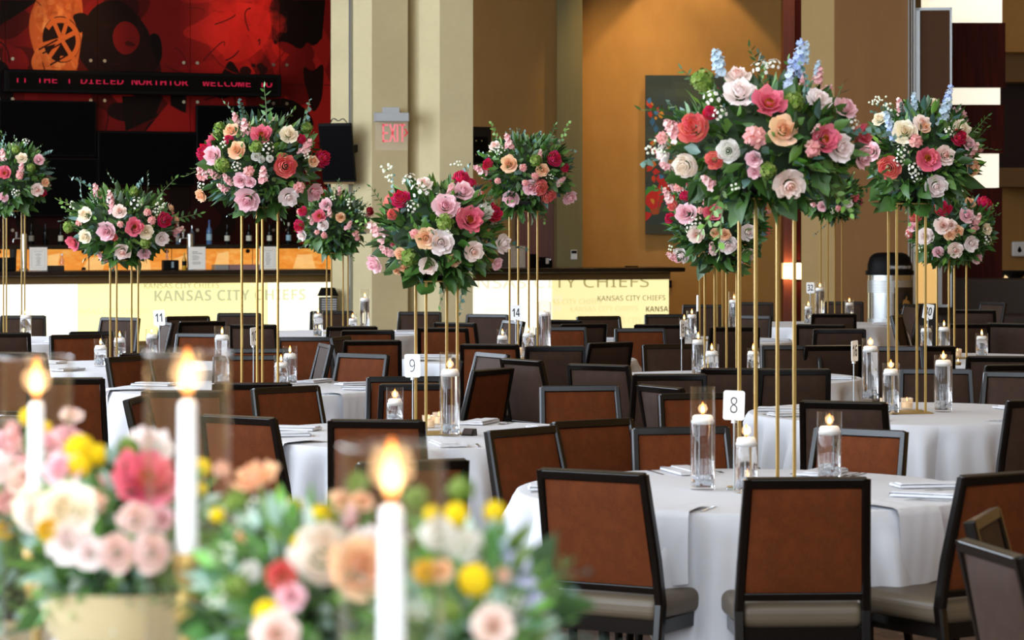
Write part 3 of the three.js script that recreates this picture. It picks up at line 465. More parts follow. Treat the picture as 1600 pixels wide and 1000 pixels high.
{ // edge-lit exit sign
  const d = 38.9, q = at(612, 183, d), t = thing('exit_sign', 'edge-lit red EXIT sign with arrow hanging from a grey housing on the column', 'exit sign', [q.x, q.y, -d]);
  const w = 55 / F * d, text = canvas(256, 256, (c, W, H) => { c.fillStyle = '#000'; c.fillRect(0, 0, W, H); c.fillStyle = '#ff5a62'; c.font = 'bold 168px sans-serif'; c.save(); c.translate(14, 190); c.scale(0.58, 1.08); c.fillText('EXIT', 0, 0); c.restore(); });
  part('housing', [box(0.1, 0.06, 0.36, 0, 0.1, -0.2), rbox(w, 0.13, 0.1, 0.012), box(0.25, 0.08, 0.09, -0.01, 0.1), box(0.02, 0.14, 0.105, -w / 2 + 0.01, 0, 0)], M.greyPlastic, t);
  part('pane', box(w * 0.94, 0.42, 0.012, 0, -0.27), phys({ color: '#ffffff', roughness: 0.05, transmission: 1, thickness: 0, specularIntensity: 0.15 }), t);
  const glyph = (ch, s) => ch;                                        // letters as raised strokes on the pane
  const red = std({ color: '#e2777a', roughness: 0.5, emissive: new THREE.Color(1, 0.1, 0.13), emissiveIntensity: 0.28 }), L = [];
  const lh = 0.26, lw = 0.085, sw = 0.027, y0 = -0.36, X0 = -0.135;
  const st = (x, y, w, h) => L.push(box(w, h, 0.004, x, y, 0.009));
  let x = X0; st(x + sw / 2, y0 + lh / 2, sw, lh); for (const y of [sw / 2, lh / 2, lh - sw / 2]) st(x + lw / 2, y0 + y, lw, sw);
  x += 0.105; for (const s of [-1, 1]) L.push(box(sw, lh * 1.04, 0.004).rotateZ(s * 0.29).translate(x + lw / 2, y0 + lh / 2, 0.009));
  x += 0.1; st(x + sw / 2, y0 + lh / 2, sw, lh);
  x += 0.042; st(x + lw / 2, y0 + lh / 2, sw, lh); st(x + lw / 2, y0 + lh - sw / 2, lw, sw);
  part('lettering', L, red, t);
  part('arrow', [box(0.022, 0.075, 0.006).rotateZ(0.62).translate(w * 0.41, -0.2, 0.012), box(0.022, 0.075, 0.006).rotateZ(-0.62).translate(w * 0.41, -0.25, 0.012)].map((g) => g.translate(0.0, 0, 0)), std({ color: '#c4141a', roughness: 0.5, emissive: new THREE.Color(1, 0.05, 0.05), emissiveIntensity: 0.25 }), t);
}
// ---------------------------------------------------------------- recycling bin, louvred bin
{
  const d = 37.2, w = 74 / F * d, t = thing('recycling_bin', 'steel recycling bin with a black domed lid by the right column', 'bin', [at(1395, 0, d).x, 0, -d - 0.3]);
  const y1 = at(0, 429, d).y, ytop = at(0, 395, d).y, r = w / 2 - 0.02, hh = ytop - y1;
  const steel = std({ color: '#bfc1c0', roughness: 0.24, metalness: 1 });
  const oval = (rx, rz, h, y) => new THREE.CylinderGeometry(1, 1, h, 40).scale(rx, 1, rz).translate(0, y, 0);
  part('body', oval(r, r * 0.75, y1, y1 / 2), steel, t);
  const dots = canvas(512, 128, (c, W, H) => { c.fillStyle = '#c9cac8'; c.fillRect(0, 0, W, H); c.fillStyle = '#0c0b0b'; for (let j = 0; j < 8; j++) for (let i = 0; i < 64; i++) { c.beginPath(); c.arc(i * 8 + (j % 2) * 4 + 2, j * 16 + 8, 2.6, 0, 7); c.fill(); } });
  const perf = std({ map: rep(dots, 2, 1), roughness: 0.4, metalness: 0.8 });
  const band = (y, h) => new THREE.CylinderGeometry(1, 1, h, 40, 1, true).scale(r + 0.004, 1, r * 0.75 + 0.004).translate(0, y, 0);
  part('perforated_band', band(y1 - 0.17, 0.17), perf, t); part('perforated_band', band(y1 - 0.68, 0.13), perf, t);
  part('rim', oval(w / 2 + 0.01, (w / 2 + 0.01) * 0.75, 0.06, y1 + 0.02), M.black, t);
  part('lid', lathe([[1, 0], [0.985, 0.35], [0.9, 0.72], [0.75, 0.92], [0.55, 1], [0.001, 1.02]], 40).scale(w / 2 - 0.015, hh - 0.05, (w / 2 - 0.015) * 0.75).translate(0, y1 + 0.05, 0), M.black, t);
  const lt = canvas(512, 64, (c, W, H) => { c.fillStyle = '#0b0a0a'; c.fillRect(0, 0, W, H); c.fillStyle = '#d9d6d2'; c.font = 'bold 44px sans-serif'; c.textAlign = 'center'; c.fillText('CANS, BOTTLES & CUPS', W / 2, 48, 500); });
  part('lid_label', new THREE.CylinderGeometry(1, 1, 0.075, 24, 1, true, -0.15, 1.15).scale(w / 2 + 0.004, 1, (w / 2 + 0.004) * 0.75).translate(0, y1 + 0.1, 0), std({ map: lt, roughness: 0.5 }), t);
  // recycling mark: three bent arrows on a bronze plate
  const plate = new THREE.CylinderGeometry(1, 1, 0.46, 24, 1, true, 0.1, 1.25).scale(r + 0.008, 1, r * 0.75 + 0.008).translate(0, y1 - 0.41, 0);
  const mark = canvas(256, 256, (c, W, H) => {
    c.fillStyle = '#2b1c10'; c.fillRect(0, 0, W, H); c.translate(128, 140); c.fillStyle = '#0a0808';
    c.fillStyle = '#a67c3a'; c.beginPath(); c.moveTo(0, -105); c.lineTo(112, 88); c.lineTo(-112, 88); c.fill(); c.fillStyle = '#0a0808';
    for (let k = 0; k < 3; k++) { c.save(); c.rotate(k * 2.094); c.beginPath(); c.moveTo(-52, -62); c.lineTo(-22, -112); c.lineTo(22, -112); c.lineTo(46, -72); c.lineTo(62, -80); c.lineTo(48, -30); c.lineTo(-4, -46); c.lineTo(12, -54); c.lineTo(0, -76); c.lineTo(-22, -40); c.fill(); c.restore(); }
  });
  part('recycling_label', plate, std({ map: mark, roughness: 0.6 }), t);
}
{
  const d = 39.2, q = at(511, 450, d), t = thing('louvred_bin', 'small dark bin with grey louvres half hidden behind the exit-sign column', 'bin', [q.x, 0, -d - 0.2], 0.2);
  const h = q.y; part('hood', new THREE.CylinderGeometry(0.13, 0.2, 0.12, 4, 1).rotateY(Math.PI / 4).translate(0, h - 0.06, 0), M.black, t);
  part('body', box(0.24, h - 0.14, 0.24, 0, (h - 0.14) / 2, 0), M.blackMatt, t);
  for (let k = 0; k < 8; k++) part('slat', box(0.22, 0.022, 0.02, 0, h - 0.17 - k * 0.035, 0.125), M.greyPlastic, t);
}
// ---------------------------------------------------------------- timber and light tower on the right
{
  const d = 40.2, t = thing('light_tower', 'timber tower with glowing white light boxes between dark wood panels', 'light tower', [at(1530, 0, d).x, 0, -d]);
  const rows = [[35, 137, 1450, 1571, 0], [163, 240, 1450, 1569, 0], [293, 470, 1450, 1566, 0], [-90, 35, 1453, 1567, 1], [137, 163, 1452, 1564, 1], [240, 293, 1452, 1562, 1]];
  const glow = std({ color: '#fff8e6', roughness: 0.5, emissive: new THREE.Color(1, 0.94, 0.76), emissiveIntensity: 1.2 });
  const q0 = t.position.x;
  for (const [a, b, x0, x1, lit] of rows) {
    const A = at(x0, a, d), B = at(x1, b, d), w = B.x - A.x, h = A.y - B.y, x = (A.x + B.x) / 2 - q0, y = (A.y + B.y) / 2;
    if (lit) { part('light_box', box(w, h, 0.8, x, y, -0.46), glow, t); }
    else part('wood_panel', uvScale(box(w, h - 0.012, 0.95, x, y, -0.475), 1, h / 1.5), M.wood, t);
  }
  const y = at(0, 470, d).y; part('base', box(1.1, y, 0.8, -0.1, y / 2, -0.5), M.wood, t);
  part('lit_edge', box(1.0, 0.03, 0.06, -0.04, at(0, 466, d).y, 0.03), std({ color: '#e0a25a', roughness: 0.5, emissive: new THREE.Color(1, 0.55, 0.2), emissiveIntensity: 0.5 }), t);
  for (const [a, b] of [[-90, 35], [137, 163], [240, 293]]) { const k = at(1510, (a + b) / 2, d - 0.1); areaLight(new THREE.Color(1, 0.88, 0.66), 0.8, 1.05, (b - a) / F * d, [k.x, k.y, k.z], [k.x, k.y, 0]); }
}
{ // framed mirror leaf in front of the tower
  const d = 39.0, a = at(1431, 12, d), b = at(1487, 480, d), w = b.x - a.x, h = a.y - b.y, t = thing('framed_mirror', 'tall aluminium framed bronze mirror leaf between the right column and light tower', 'mirror', [(a.x + b.x) / 2, (a.y + b.y) / 2, -d], -0.12);
  part('mirror', box(w - 0.06, h - 0.06, 0.02), phys({ color: '#4a2f1c', roughness: 0.5, specularIntensity: 0.2 }), t);
  part('frame', [box(0.06, h, 0.06, -w / 2 + 0.03), box(0.03, h, 0.06, w / 2 - 0.015), box(w, 0.04, 0.06, 0, h / 2 - 0.02), box(w, 0.04, 0.06, 0, -h / 2 + 0.02)], M.alu, t);
}
{ // amber lit panel behind the bin
  const d = 38.6, a = at(1434, 398, d), b = at(1463, 474, d), t = thing('amber_light_panel', 'glowing amber glass panel right of the recycling bin', 'light panel', [(a.x + b.x) / 2, (a.y + b.y) / 2, -d]);
  part('diffuser', box(b.x - a.x, a.y - b.y, 0.06), std({ color: '#e0a85a', roughness: 0.4, emissive: new THREE.Color(1, 0.62, 0.22), emissiveIntensity: 0.72 }), t);
  part('post', box(0.07, a.y - b.y + 0.1, 0.1, (b.x - a.x) / 2 + 0.04, 0.03, 0), M.alu, t); part('plinth', box(b.x - a.x, b.y, 0.08, 0, -(a.y - b.y) / 2 - b.y / 2, -0.02), M.darkBar, t);
}
// ---------------------------------------------------------------- the room beyond, far right
{
  const d = 45.5;
  slab('wall_far_right', 1560, 1720, d, M.tan);
  const box3 = (x0, y0, x1, y1, dep, thick, mat, n) => { const a = at(x0, y0, dep), b = at(x1, y1, dep); return struct(n, box(b.x - a.x, a.y - b.y, thick), mat, [(a.x + b.x) / 2, (a.y + b.y) / 2, -dep - thick / 2]); };
  const dkTan = std({ color: '#7a5a34', roughness: 0.9 });
  box3(1560, -120, 1720, 81, 43.5, 1.5, M.ochre, 'ceiling_bulkhead');
  box3(1560, 81, 1720, 128, 43.9, 1.2, dkTan, 'trim_4'); box3(1560, 262, 1720, 292, 44.0, 1.2, dkTan, 'trim_5');
  box3(1555, 128, 1720, 262, 44.6, 0.3, std({ color: '#2a1810', roughness: 0.9 }), 'trim_6');
  const q = at(1591, 389, 45.45), t = thing('soap_dispenser', 'white wall dispenser with a dark drop mark in the room at far right', 'dispenser', [q.x, q.y, q.z]);
  part('body', rbox(0.24, 0.26, 0.12, 0.03, 0, 0, 0.06), M.whitePlastic, t); part('window', lathe([[0.001, -0.06], [0.03, -0.045], [0.036, -0.02], [0.02, 0.02], [0.001, 0.05]], 14).scale(1, 1, 0.3).translate(0, 0, 0.12), M.black, t);
  const s = at(1592, 425, 43.5), u = thing('side_table', 'dark pedestal table in the room at far right', 'table', [s.x, 0, s.z]);
  const th = at(0, 440, 43.5).y; part('top', cyl(0.5, 0.5, 0.04, 0, th, 0, 28), M.black, u); part('pedestal', lathe([[0.3, 0], [0.3, 0.03], [0.05, 0.07], [0.05, th - 0.03], [0.12, th - 0.02]], 20), M.black, u);
  const bowl = thing('serving_bowl', 'dark bowl standing on the far right pedestal table', 'bowl', [s.x - 0.12, th + 0.02, s.z + 0.1]); part('bowl', lathe([[0.001, 0.004], [0.1, 0.0], [0.2, 0.1], [0.24, 0.16], [0.225, 0.16], [0.18, 0.1], [0.001, 0.02]], 24), M.blackMatt, bowl); part('foot', cyl(0.1, 0.1, 0.006, 0, 0.003, 0, 20), M.black, bowl);
  const lp = thing('table_lamp', 'tiny glowing lamp on the far right pedestal table', 'lamp', [at(1572, 0, 43.3).x, th + 0.02, -43.3]); part('shade', lathe([[0.04, 0], [0.02, 0.12], [0.001, 0.13]], 12), std({ color: '#f0d090', emissive: new THREE.Color(1, 0.7, 0.35), emissiveIntensity: 1.2 }), lp); part('foot', cyl(0.05, 0.05, 0.008, 0, 0.004, 0, 12), M.black, lp);
  const bn = at(1520, 480, 41.0), bk = thing('booth_bench', 'dark upholstered booth bench below the light tower', 'bench', [bn.x, 0, -39.2]);
  part('backrest', rbox(1.7, 0.55, 0.18, 0.04, 0, 0.75, -0.32), std({ color: '#2c1d15', roughness: 0.6 }), bk); part('seat', rbox(1.7, 0.16, 0.6, 0.04, 0, 0.42, 0.0), std({ color: '#2c1d15', roughness: 0.6 }), bk); part('base', box(1.66, 0.34, 0.5, 0, 0.17, 0), M.darkBar, bk);
}
// ---------------------------------------------------------------- banquet tables
const TR = 0.915, TY = 0.752;
const TABLES = {
  8: { px: 1168, py: 765, n: 'table eight', corner: -0.12 }, 9: { px: 668, py: 678, n: 'table nine', corner: 0.5 }, 16: { px: 1426, py: 645, n: 'table sixteen', corner: 0.75 },
  10: { px: 396, py: 607, n: 'table ten', corner: 0.3 }, 11: { px: 195, py: 572, n: 'table eleven', corner: 0.1 }, 14: { px: 812, py: 561, n: 'table fourteen', corner: 0.6 },
  15: { px: 1138, py: 590, n: 'table fifteen', corner: 0.2 }, 30: { px: 1500, py: 560, n: 'table thirty', corner: 0.8 }, 32: { px: 1275, py: 507, n: 'table thirty-two', corner: 0.7 },
  col: { px: 525, py: 521, n: 'the table by the column', corner: 0.1 }, bar: { px: 10, py: 532, n: 'the far left table', corner: 0.4 }, end: { px: 1085, py: 532, n: 'the table by the bar end', corner: 0.2 }, far: { px: 1690, py: 527, n: 'the far right table', corner: 0.5 },
};
const clothDrop = (a, c) => { const k = Math.abs(((a - c) / (Math.PI / 2) % 1 + 1.5) % 1 - 0.5) * 2; return 0.31 + 0.28 * Math.pow(1 - Math.min(1, k), 1.6) * (0.4 + 0.6 * Math.max(0, Math.cos(a))) - 0.035 * (1 - Math.cos(a)); };
function makeCloth(corner, sd) {
  const N = 192, rings = [0, 0.3, 0.6, 0.8, TR - 0.03, TR - 0.006, TR + 0.002], rows = 12, pos = [], uv = [], idx = [], s0 = seed; seed = sd;
  const ph = [rr(0, 6), rr(0, 6), rr(0, 6)], fl = [19, 31, 47]; seed = s0;
  const push = (x, y, z) => { pos.push(x, y, z); uv.push(x * 1.2, z * 1.2 + y); };
  for (const r of rings) for (let i = 0; i <= N; i++) { const a = i / N * 6.28318; push(Math.sin(a) * r, r > TR - 0.004 ? -0.004 : r > TR - 0.02 ? -0.0005 : 0, Math.cos(a) * r); }
  for (let j = 1; j <= rows; j++) for (let i = 0; i <= N; i++) {
    const a = i / N * 6.28318, t = j / rows, L = clothDrop(a, corner), cn = (L - 0.31) / 0.28;
    const w = Math.sin(a * fl[0] + ph[0]) * 0.5 + Math.sin(a * fl[1] + ph[1] + Math.sin(a * 3) * 2) * 0.35 + Math.sin(a * 9 + ph[2]) * 0.4;
    const r = TR + 0.012 + 0.05 * t + (0.026 + 0.066 * Math.pow(t, 0.8) * (0.55 + 0.9 * cn)) * w * Math.min(1, t * 3) + 0.02 * cn * t;
    const sway = 0.03 * t * Math.sin(a * 14 + ph[1]);
    push(Math.sin(a + sway) * r, -0.004 - L * t, Math.cos(a + sway) * r);
  }
  const R = rings.length + rows;
  for (let j = 0; j + 1 < R; j++) for (let i = 0; i < N; i++) { const p = j * (N + 1) + i, q = p + N + 1; if (j) idx.push(p, q, p + 1); idx.push(p + 1, q, q + 1); }
  const g = new THREE.BufferGeometry(); g.setAttribute('position', new THREE.Float32BufferAttribute(pos, 3)); g.setAttribute('uv', new THREE.Float32BufferAttribute(uv, 2)); g.setIndex(idx); g.computeVertexNormals(); return g;
}
const clothSide = M.cloth.clone(); clothSide.side = THREE.DoubleSide; M.cloth = clothSide;
const legGeo = (x, z) => bar([[x, 0, z, 0.035, 0.035], [x * 0.94, 0.71, z * 0.94, 0.035, 0.035]]);
Object.entries(TABLES).forEach(([k, t], i) => {
  t.z = depthOf(t.py, TY); t.x = at(t.px, 0, t.z).x; t.key = k;
  const o = thing('round_table', 'round banquet table hidden under the white cloth, ' + t.n, 'table', [t.x, 0, -t.z], i * 0.4, 'round banquet tables');
  part('tabletop', cyl(TR, TR, 0.03, 0, TY - 0.017, 0, 48), M.tableTop, o);
  part('pedestal', lathe([[0.001, 0], [0.26, 0.0], [0.26, 0.015], [0.06, 0.05], [0.045, 0.09], [0.045, 0.66], [0.14, 0.715], [0.001, 0.716]], 28), M.steel, o);
  single('tablecloth', makeCloth(t.corner, 11 + i * 17), M.cloth, 'white tablecloth with loose hanging folds, ' + t.n, 'tablecloth', [t.x, TY + 0.001, -t.z], 0, 'white round tablecloths');
});
// ---------------------------------------------------------------- chairs
const CH = 0.925;
function chairGeo() {
  const post = (s) => bar([[s * 0.222, 0, -0.02, 0.03, 0.035], [s * 0.222, 0.3, 0.075, 0.034, 0.042], [s * 0.222, 0.46, 0.098, 0.036, 0.046], [s * 0.216, 0.62, 0.075, 0.034, 0.044], [s * 0.205, CH, 0, 0.031, 0.038]]);
  const front = (s) => bar([[s * 0.2, 0, 0.49, 0.028, 0.028], [s * 0.215, 0.4, 0.49, 0.04, 0.04]]);
  const zAt = (y) => 0.098 - (y - 0.46) / (CH - 0.46) * 0.098, tilt = Math.atan2(0.098, CH - 0.46);
  const rail = (y, h, w, d) => rbox(w, h, d, 0.006).rotateX(-tilt).translate(0, y, zAt(y));
  // padded panel, bulging on both faces
  const N = 8, y0 = 0.52, y1 = CH - 0.026, pad = [];
  for (const s of [1, -1]) { const g = new THREE.PlaneGeometry(1, 1, N, N), p = g.attributes.position; for (let i = 0; i < p.count; i++) { const u = p.getX(i) * 2, v = p.getY(i) * 2, y = y0 + (v + 1) / 2 * (y1 - y0), half = 0.2045 - (y - 0.5) * 0.04, e = (1 - Math.pow(Math.abs(u), 6)) * (1 - Math.pow(Math.abs(v), 6)); p.setXYZ(i, u * half * s, y, zAt(y) + s * (0.009 + 0.012 * e)); } g.computeVertexNormals(); pad.push(g); }
  const seat = new RoundedBoxGeometry(0.46, 0.09, 0.45, 3, 0.035); { const p = seat.attributes.position; for (let i = 0; i < p.count; i++) { const x = p.getX(i), z = p.getZ(i), y = p.getY(i), c = 1 - Math.min(1, (x / 0.23) ** 2); if (y > 0) p.setY(i, y + 0.014 * c * (1 - Math.min(1, (z / 0.225) ** 2))); p.setX(i, x * (1 + 0.05 * (z / 0.225))); } seat.computeVertexNormals(); }
  return { post: [post(-1), post(1)], front: [front(-1), front(1)], top: rail(CH - 0.012, 0.036, 0.42, 0.036), low: rail(0.512, 0.03, 0.42, 0.03), pad: join(pad), seat: seat.translate(0, 0.44, 0.31),
    frame: join([box(0.42, 0.05, 0.025, 0, 0.375, 0.1), box(0.42, 0.05, 0.025, 0, 0.375, 0.5), box(0.025, 0.05, 0.4, -0.205, 0.375, 0.3), box(0.025, 0.05, 0.4, 0.205, 0.375, 0.3)]),
    str: [-1, 1].map((s) => box(0.018, 0.022, 0.46, s * 0.21, 0.2, 0.26)) };
}
const CG = chairGeo(), chairProto = {};
function buildChair(kind) {
  const o = new THREE.Group();
  for (const g of CG.post) part('rear_leg', g, M.frame, o);
  for (const g of CG.front) part('front_leg', g, M.frame, o);
  part('top_rail', CG.top, M.frame, o); part('lower_rail', CG.low, M.frame, o);
  part('backrest', CG.pad, kind === 'b' ? M.brown : M.taupe, o); part('seat', CG.seat, M.seat, o); part('seat_frame', CG.frame, M.frame, o);
  for (const g of CG.str) part('stretcher', g, M.frame, o);
  return o;
}
chairProto.b = buildChair('b'); chairProto.t = buildChair('t');
// [pixel x and y of the middle of the top rail, table, fabric, turn offset from facing table (deg) or absolute heading {h}]
const CHAIRS = [
  [925, 738, 8, 'b', 0], [1261, 749, 8, 'b', 0], [1572, 741, 8, 'b', 0], [815, 671, 8, 'b', 0], [925, 658, 8, 'b', 10], [1063, 669, 8, 'b', 0], [1345, 672, 8, 'b', 0], [1636, 626, 16, 't', 0],
  [1535, 806, 8, 't', { h: 70 }], [1548, 858, 8, 't', { h: 102 }],
  [588, 658, 9, 'b', 0], [645, 722, 9, 'b', 20], [446, 606, 9, 'b', 0], [632, 590, 9, 'b', 0], [655, 601, 9, 'b', { h: 185 }], [372, 652, 9, 'b', 0], [905, 604, 9, 'b', { h: 10 }],
  [715, 563, 10, 'b', 0], [770, 578, 10, 'b', 0], [568, 554, 10, 'b', 0], [394, 600, 10, 'b', 0], [103, 592, 10, 'b', 30], [286, 612, 10, 'b', 0], [212, 622, 10, 'b', { h: 85 }], [406, 546, 10, 'b', 0], [384, 557, 10, 'b', 0], [200, 558, 10, 'b', 0], [478, 528, 10, 'b', 0], [510, 538, 10, 't', { h: -75 }],
  [238, 553, 11, 'b', 0], [120, 524, 11, 'b', 0], [150, 519, 11, 't', 0], [316, 522, 11, 'b', 0], [27, 552, 11, 'b', 0],
  [188, 497, 'bar', 't', { h: -25 }], [262, 504, 'bar', 't', { h: -70 }], [293, 495, 'bar', 't', { h: 25 }], [316, 503, 'bar', 't', { h: 205 }], [36, 494, 'bar', 't', 0], [5, 521, 'bar', 't', 0],
  [374, 490, 'col', 't', { h: 0 }], [395, 508, 'col', 't', 0], [518, 487, 'col', 't', 0], [550, 511, 'col', 't', 0], [575, 517, 'col', 'b', 0], [582, 533, 'col', 'b', { h: 188 }], [531, 527, 'col', 't', { h: 75 }], [656, 488, 'col', 't', { h: -5 }],
  [762, 492, 14, 't', { h: -20 }], [803, 502, 14, 't', { h: -65 }], [711, 505, 14, 'b', { h: 150 }], [692, 513, 14, 'b', { h: 170 }], [765, 539, 14, 'b', 0], [868, 542, 14, 't', 0], [770, 553, 14, 't', { h: -60 }], [1000, 514, 14, 'b', { h: 5 }], [877, 512, 14, 'b', { h: 0 }], [912, 507, 14, 't', { h: 200 }],
  [875, 501, 'end', 't', { h: 160 }], [935, 495, 'end', 't', { h: 15 }], [1042, 492, 'end', 't', 0], [1030, 508, 'end', 't', { h: 180 }], [1098, 477, 'end', 't', 0], [1178, 473, 'end', 't', 0], [1172, 494, 'end', 't', 0], [1148, 512, 'end', 't', 0],
  [815, 563, 15, 't', 0], [954, 536, 15, 't', { h: -140 }], [935, 571, 15, 't', 0], [1046, 586, 15, 't', { h: 185 }], [1032, 605, 15, 't', { h: 120 }], [1091, 616, 16, 'b', { h: 15 }], [1152, 577, 15, 't', 0], [1242, 578, 15, 't', 0], [1047, 539, 15, 't', 0], [1235, 541, 15, 't', { h: 5 }], [1302, 541, 15, 't', { h: 190 }],
  [1318, 629, 16, 't', 0], [1462, 578, 16, 't', { h: -5 }], [1595, 583, 16, 't', { h: -20 }], [1590, 571, 16, 't', { h: 195 }],
  [1395, 543, 30, 't', { h: 0 }], [1446, 542, 30, 't', { h: 185 }], [1562, 558, 30, 't', 0], [1312, 515, 30, 't', { h: 180 }], [1282, 508, 30, 't', { h: 165 }], [1400, 493, 30, 't', { h: 70 }], [1508, 507, 30, 't', { h: 180 }], [1522, 485, 30, 't', { h: 165 }], [1552, 473, 30, 't', { h: -60 }],
  [1303, 491, 32, 't', 0], [1319, 472, 32, 't', 0], [1426, 476, 32, 't', { h: -75 }],
  [1575, 506, 'far', 't', 0],
];
const placed = CHAIRS.map(([px, py, key, kind, f]) => {
  const z = depthOf(py, CH), x = (px - 800) / F * z, t = TABLES[key];
  // heading 0 faces the camera (+z), 180 faces away
  const yaw = typeof f === 'object' ? f.h * Math.PI / 180 : Math.atan2(t.x - x, z - t.z) + f * Math.PI / 180;
  return { px, x, z, yaw, key, kind };
});
const ordinal = ['first', 'second', 'third', 'fourth', 'fifth', 'sixth', 'seventh', 'eighth', 'ninth', 'tenth', 'eleventh', 'twelfth', 'thirteenth', 'fourteenth', 'fifteenth', 'sixteenth'];
const order = (list, i) => ordinal[[...list].sort((a, b) => a.px - b.px).indexOf(list[i])];
placed.forEach((c, i) => {
  const mates = placed.filter((p) => p.key === c.key), o = chairProto[c.kind].clone(), h = Math.cos(c.yaw);
  o.name = numbered('banquet_chair'); o.position.set(c.x, 0, -c.z); o.rotation.y = c.yaw;
  const way = h > 0.5 ? 'facing us' : h < -0.5 ? 'from behind' : 'side-on';
  o.userData = { label: `${c.kind === 'b' ? 'brown' : 'taupe'} chair ${way}, ${order(mates, mates.indexOf(c))} from left of those around ${TABLES[c.key].n}`, category: 'chair', group: 'banquet chairs' };
  if (i === 8) o.userData.label = 'taupe chair turned sideways at the right edge, the one behind its neighbour';
  if (i === 9) o.userData.label = 'taupe chair turned sideways at the right edge, nearest to us';
  scene.add(o);
});
// ---------------------------------------------------------------- number cards
const WORD = { 8: 'eight', 9: 'nine', 10: 'ten', 11: 'eleven', 14: 'fourteen', 15: 'fifteen', 16: 'sixteen', 30: 'thirty', 32: 'thirty-two' };
function numberCard(key, px, py, tilt, deg = 0) {
  const t = TABLES[key], z = t.z - (key === 32 ? 0.1 : key === 14 ? 0.2 : 0.02), q = at(px, py, z), s = 0.079 + 0.0, tex = canvas(128, 160, (c, w, h) => { c.fillStyle = '#f3f3f2'; c.fillRect(0, 0, w, h); c.fillStyle = '#23262c'; c.textAlign = 'center'; c.font = (String(key).length > 1 ? 'bold 122px' : '120px') + ' sans-serif'; c.save(); c.translate(w / 2, 122); c.scale(String(key).length > 1 ? 0.7 : 0.86, 1); c.fillText(String(key), 0, 0); c.restore(); });
  const o = thing('number_card', `white number card reading ${WORD[key]} on a thin stem`, 'number card', [q.x, TY + 0.002, -z], deg * Math.PI / 180), y = q.y - TY;
  const sh = new THREE.Shape(); const w = 0.042, h = 0.058, r = 0.01; sh.moveTo(-w + r, -h); sh.lineTo(w - r, -h); sh.absarc(w - r, -h + r, r, -Math.PI / 2, 0); sh.lineTo(w, h - r); sh.absarc(w - r, h - r, r, 0, Math.PI / 2); sh.lineTo(-w + r, h); sh.absarc(-w + r, h - r, r, Math.PI / 2, Math.PI); sh.lineTo(-w, -h + r); sh.absarc(-w + r, -h + r, r, Math.PI, Math.PI * 1.5);
  const g = new THREE.ExtrudeGeometry(sh, { depth: 0.003, bevelEnabled: false }), u = g.attributes.uv, p = g.attributes.position; for (let i = 0; i < u.count; i++) u.setXY(i, (p.getX(i) + w) / (2 * w), (p.getY(i) + h) / (2 * h));
  part('card', g.rotateZ(tilt).translate(0, y, 0.004), std({ map: tex, roughness: 0.55 }), o);
  part('stem', [cyl(0.0035, 0.0035, y - 0.04, 0, (y - 0.04) / 2, 0, 8), cyl(0.012, 0.008, 0.02, 0, y - 0.06, 0, 8)], M.alu, o);
  part('foot', cyl(0.035, 0.03, 0.008, 0, 0.004, 0, 18), M.acrylic, o);
}
numberCard(8, 1147, 634, -0.03, -12); numberCard(9, 645, 572, 0.02, -20); numberCard(14, 806, 489, 0.02, 5); numberCard(11, 249, 497, 0.06, 0); numberCard(10, 396, 526, 0.05, 62); numberCard(15, 1065, 514, -0.02, 66); numberCard(16, 1334, 549, 0.03, 58); numberCard(30, 1450, 487, -0.16, 5); numberCard(32, 1266, 450, 0.03, 5);
// ---------------------------------------------------------------- gold flower stands
const STANDS = { 8: [1198, 1.155, 18], 9: [682, 0.77, 20], 16: [1417, 1.17, 8], 10: [406, 1.165, 42], 11: [194, 0.79, 25], 14: [818, 1.16, 24], 15: [1126, 0.77, 20], 30: [1487, 0.78, 25], 32: [1299, 1.16, 20], col: [527, 0.78, 20], bar: [22, 1.18, 20], end: [1111, 1.13, 12] };
for (const [k, s] of Object.entries(STANDS)) {
  const t = TABLES[k], [px, h, deg] = s, x = at(px, 0, t.z).x, a = 0.165, o = thing('flower_stand', `${h > 1 ? 'tall' : 'short'} gold open-frame flower stand on ${t.n}`, 'flower stand', [x, TY + 0.002, -t.z], deg * Math.PI / 180, 'gold flower stands');
  s.x = x; s.top = TY + 0.002 + h;
  for (const i of [-1, 1]) for (const j of [-1, 1]) part('rod', box(0.0115, h, 0.0115, i * a / 2, h / 2, j * a / 2), M.gold, o);
  part('base_plate', rbox(a + 0.075, 0.006, a + 0.075, 0.002, 0, 0.003, 0), M.gold, o);
  part('top_plate', rbox(a + 0.03, 0.008, a + 0.03, 0.002, 0, h - 0.004, 0), M.gold, o);
}
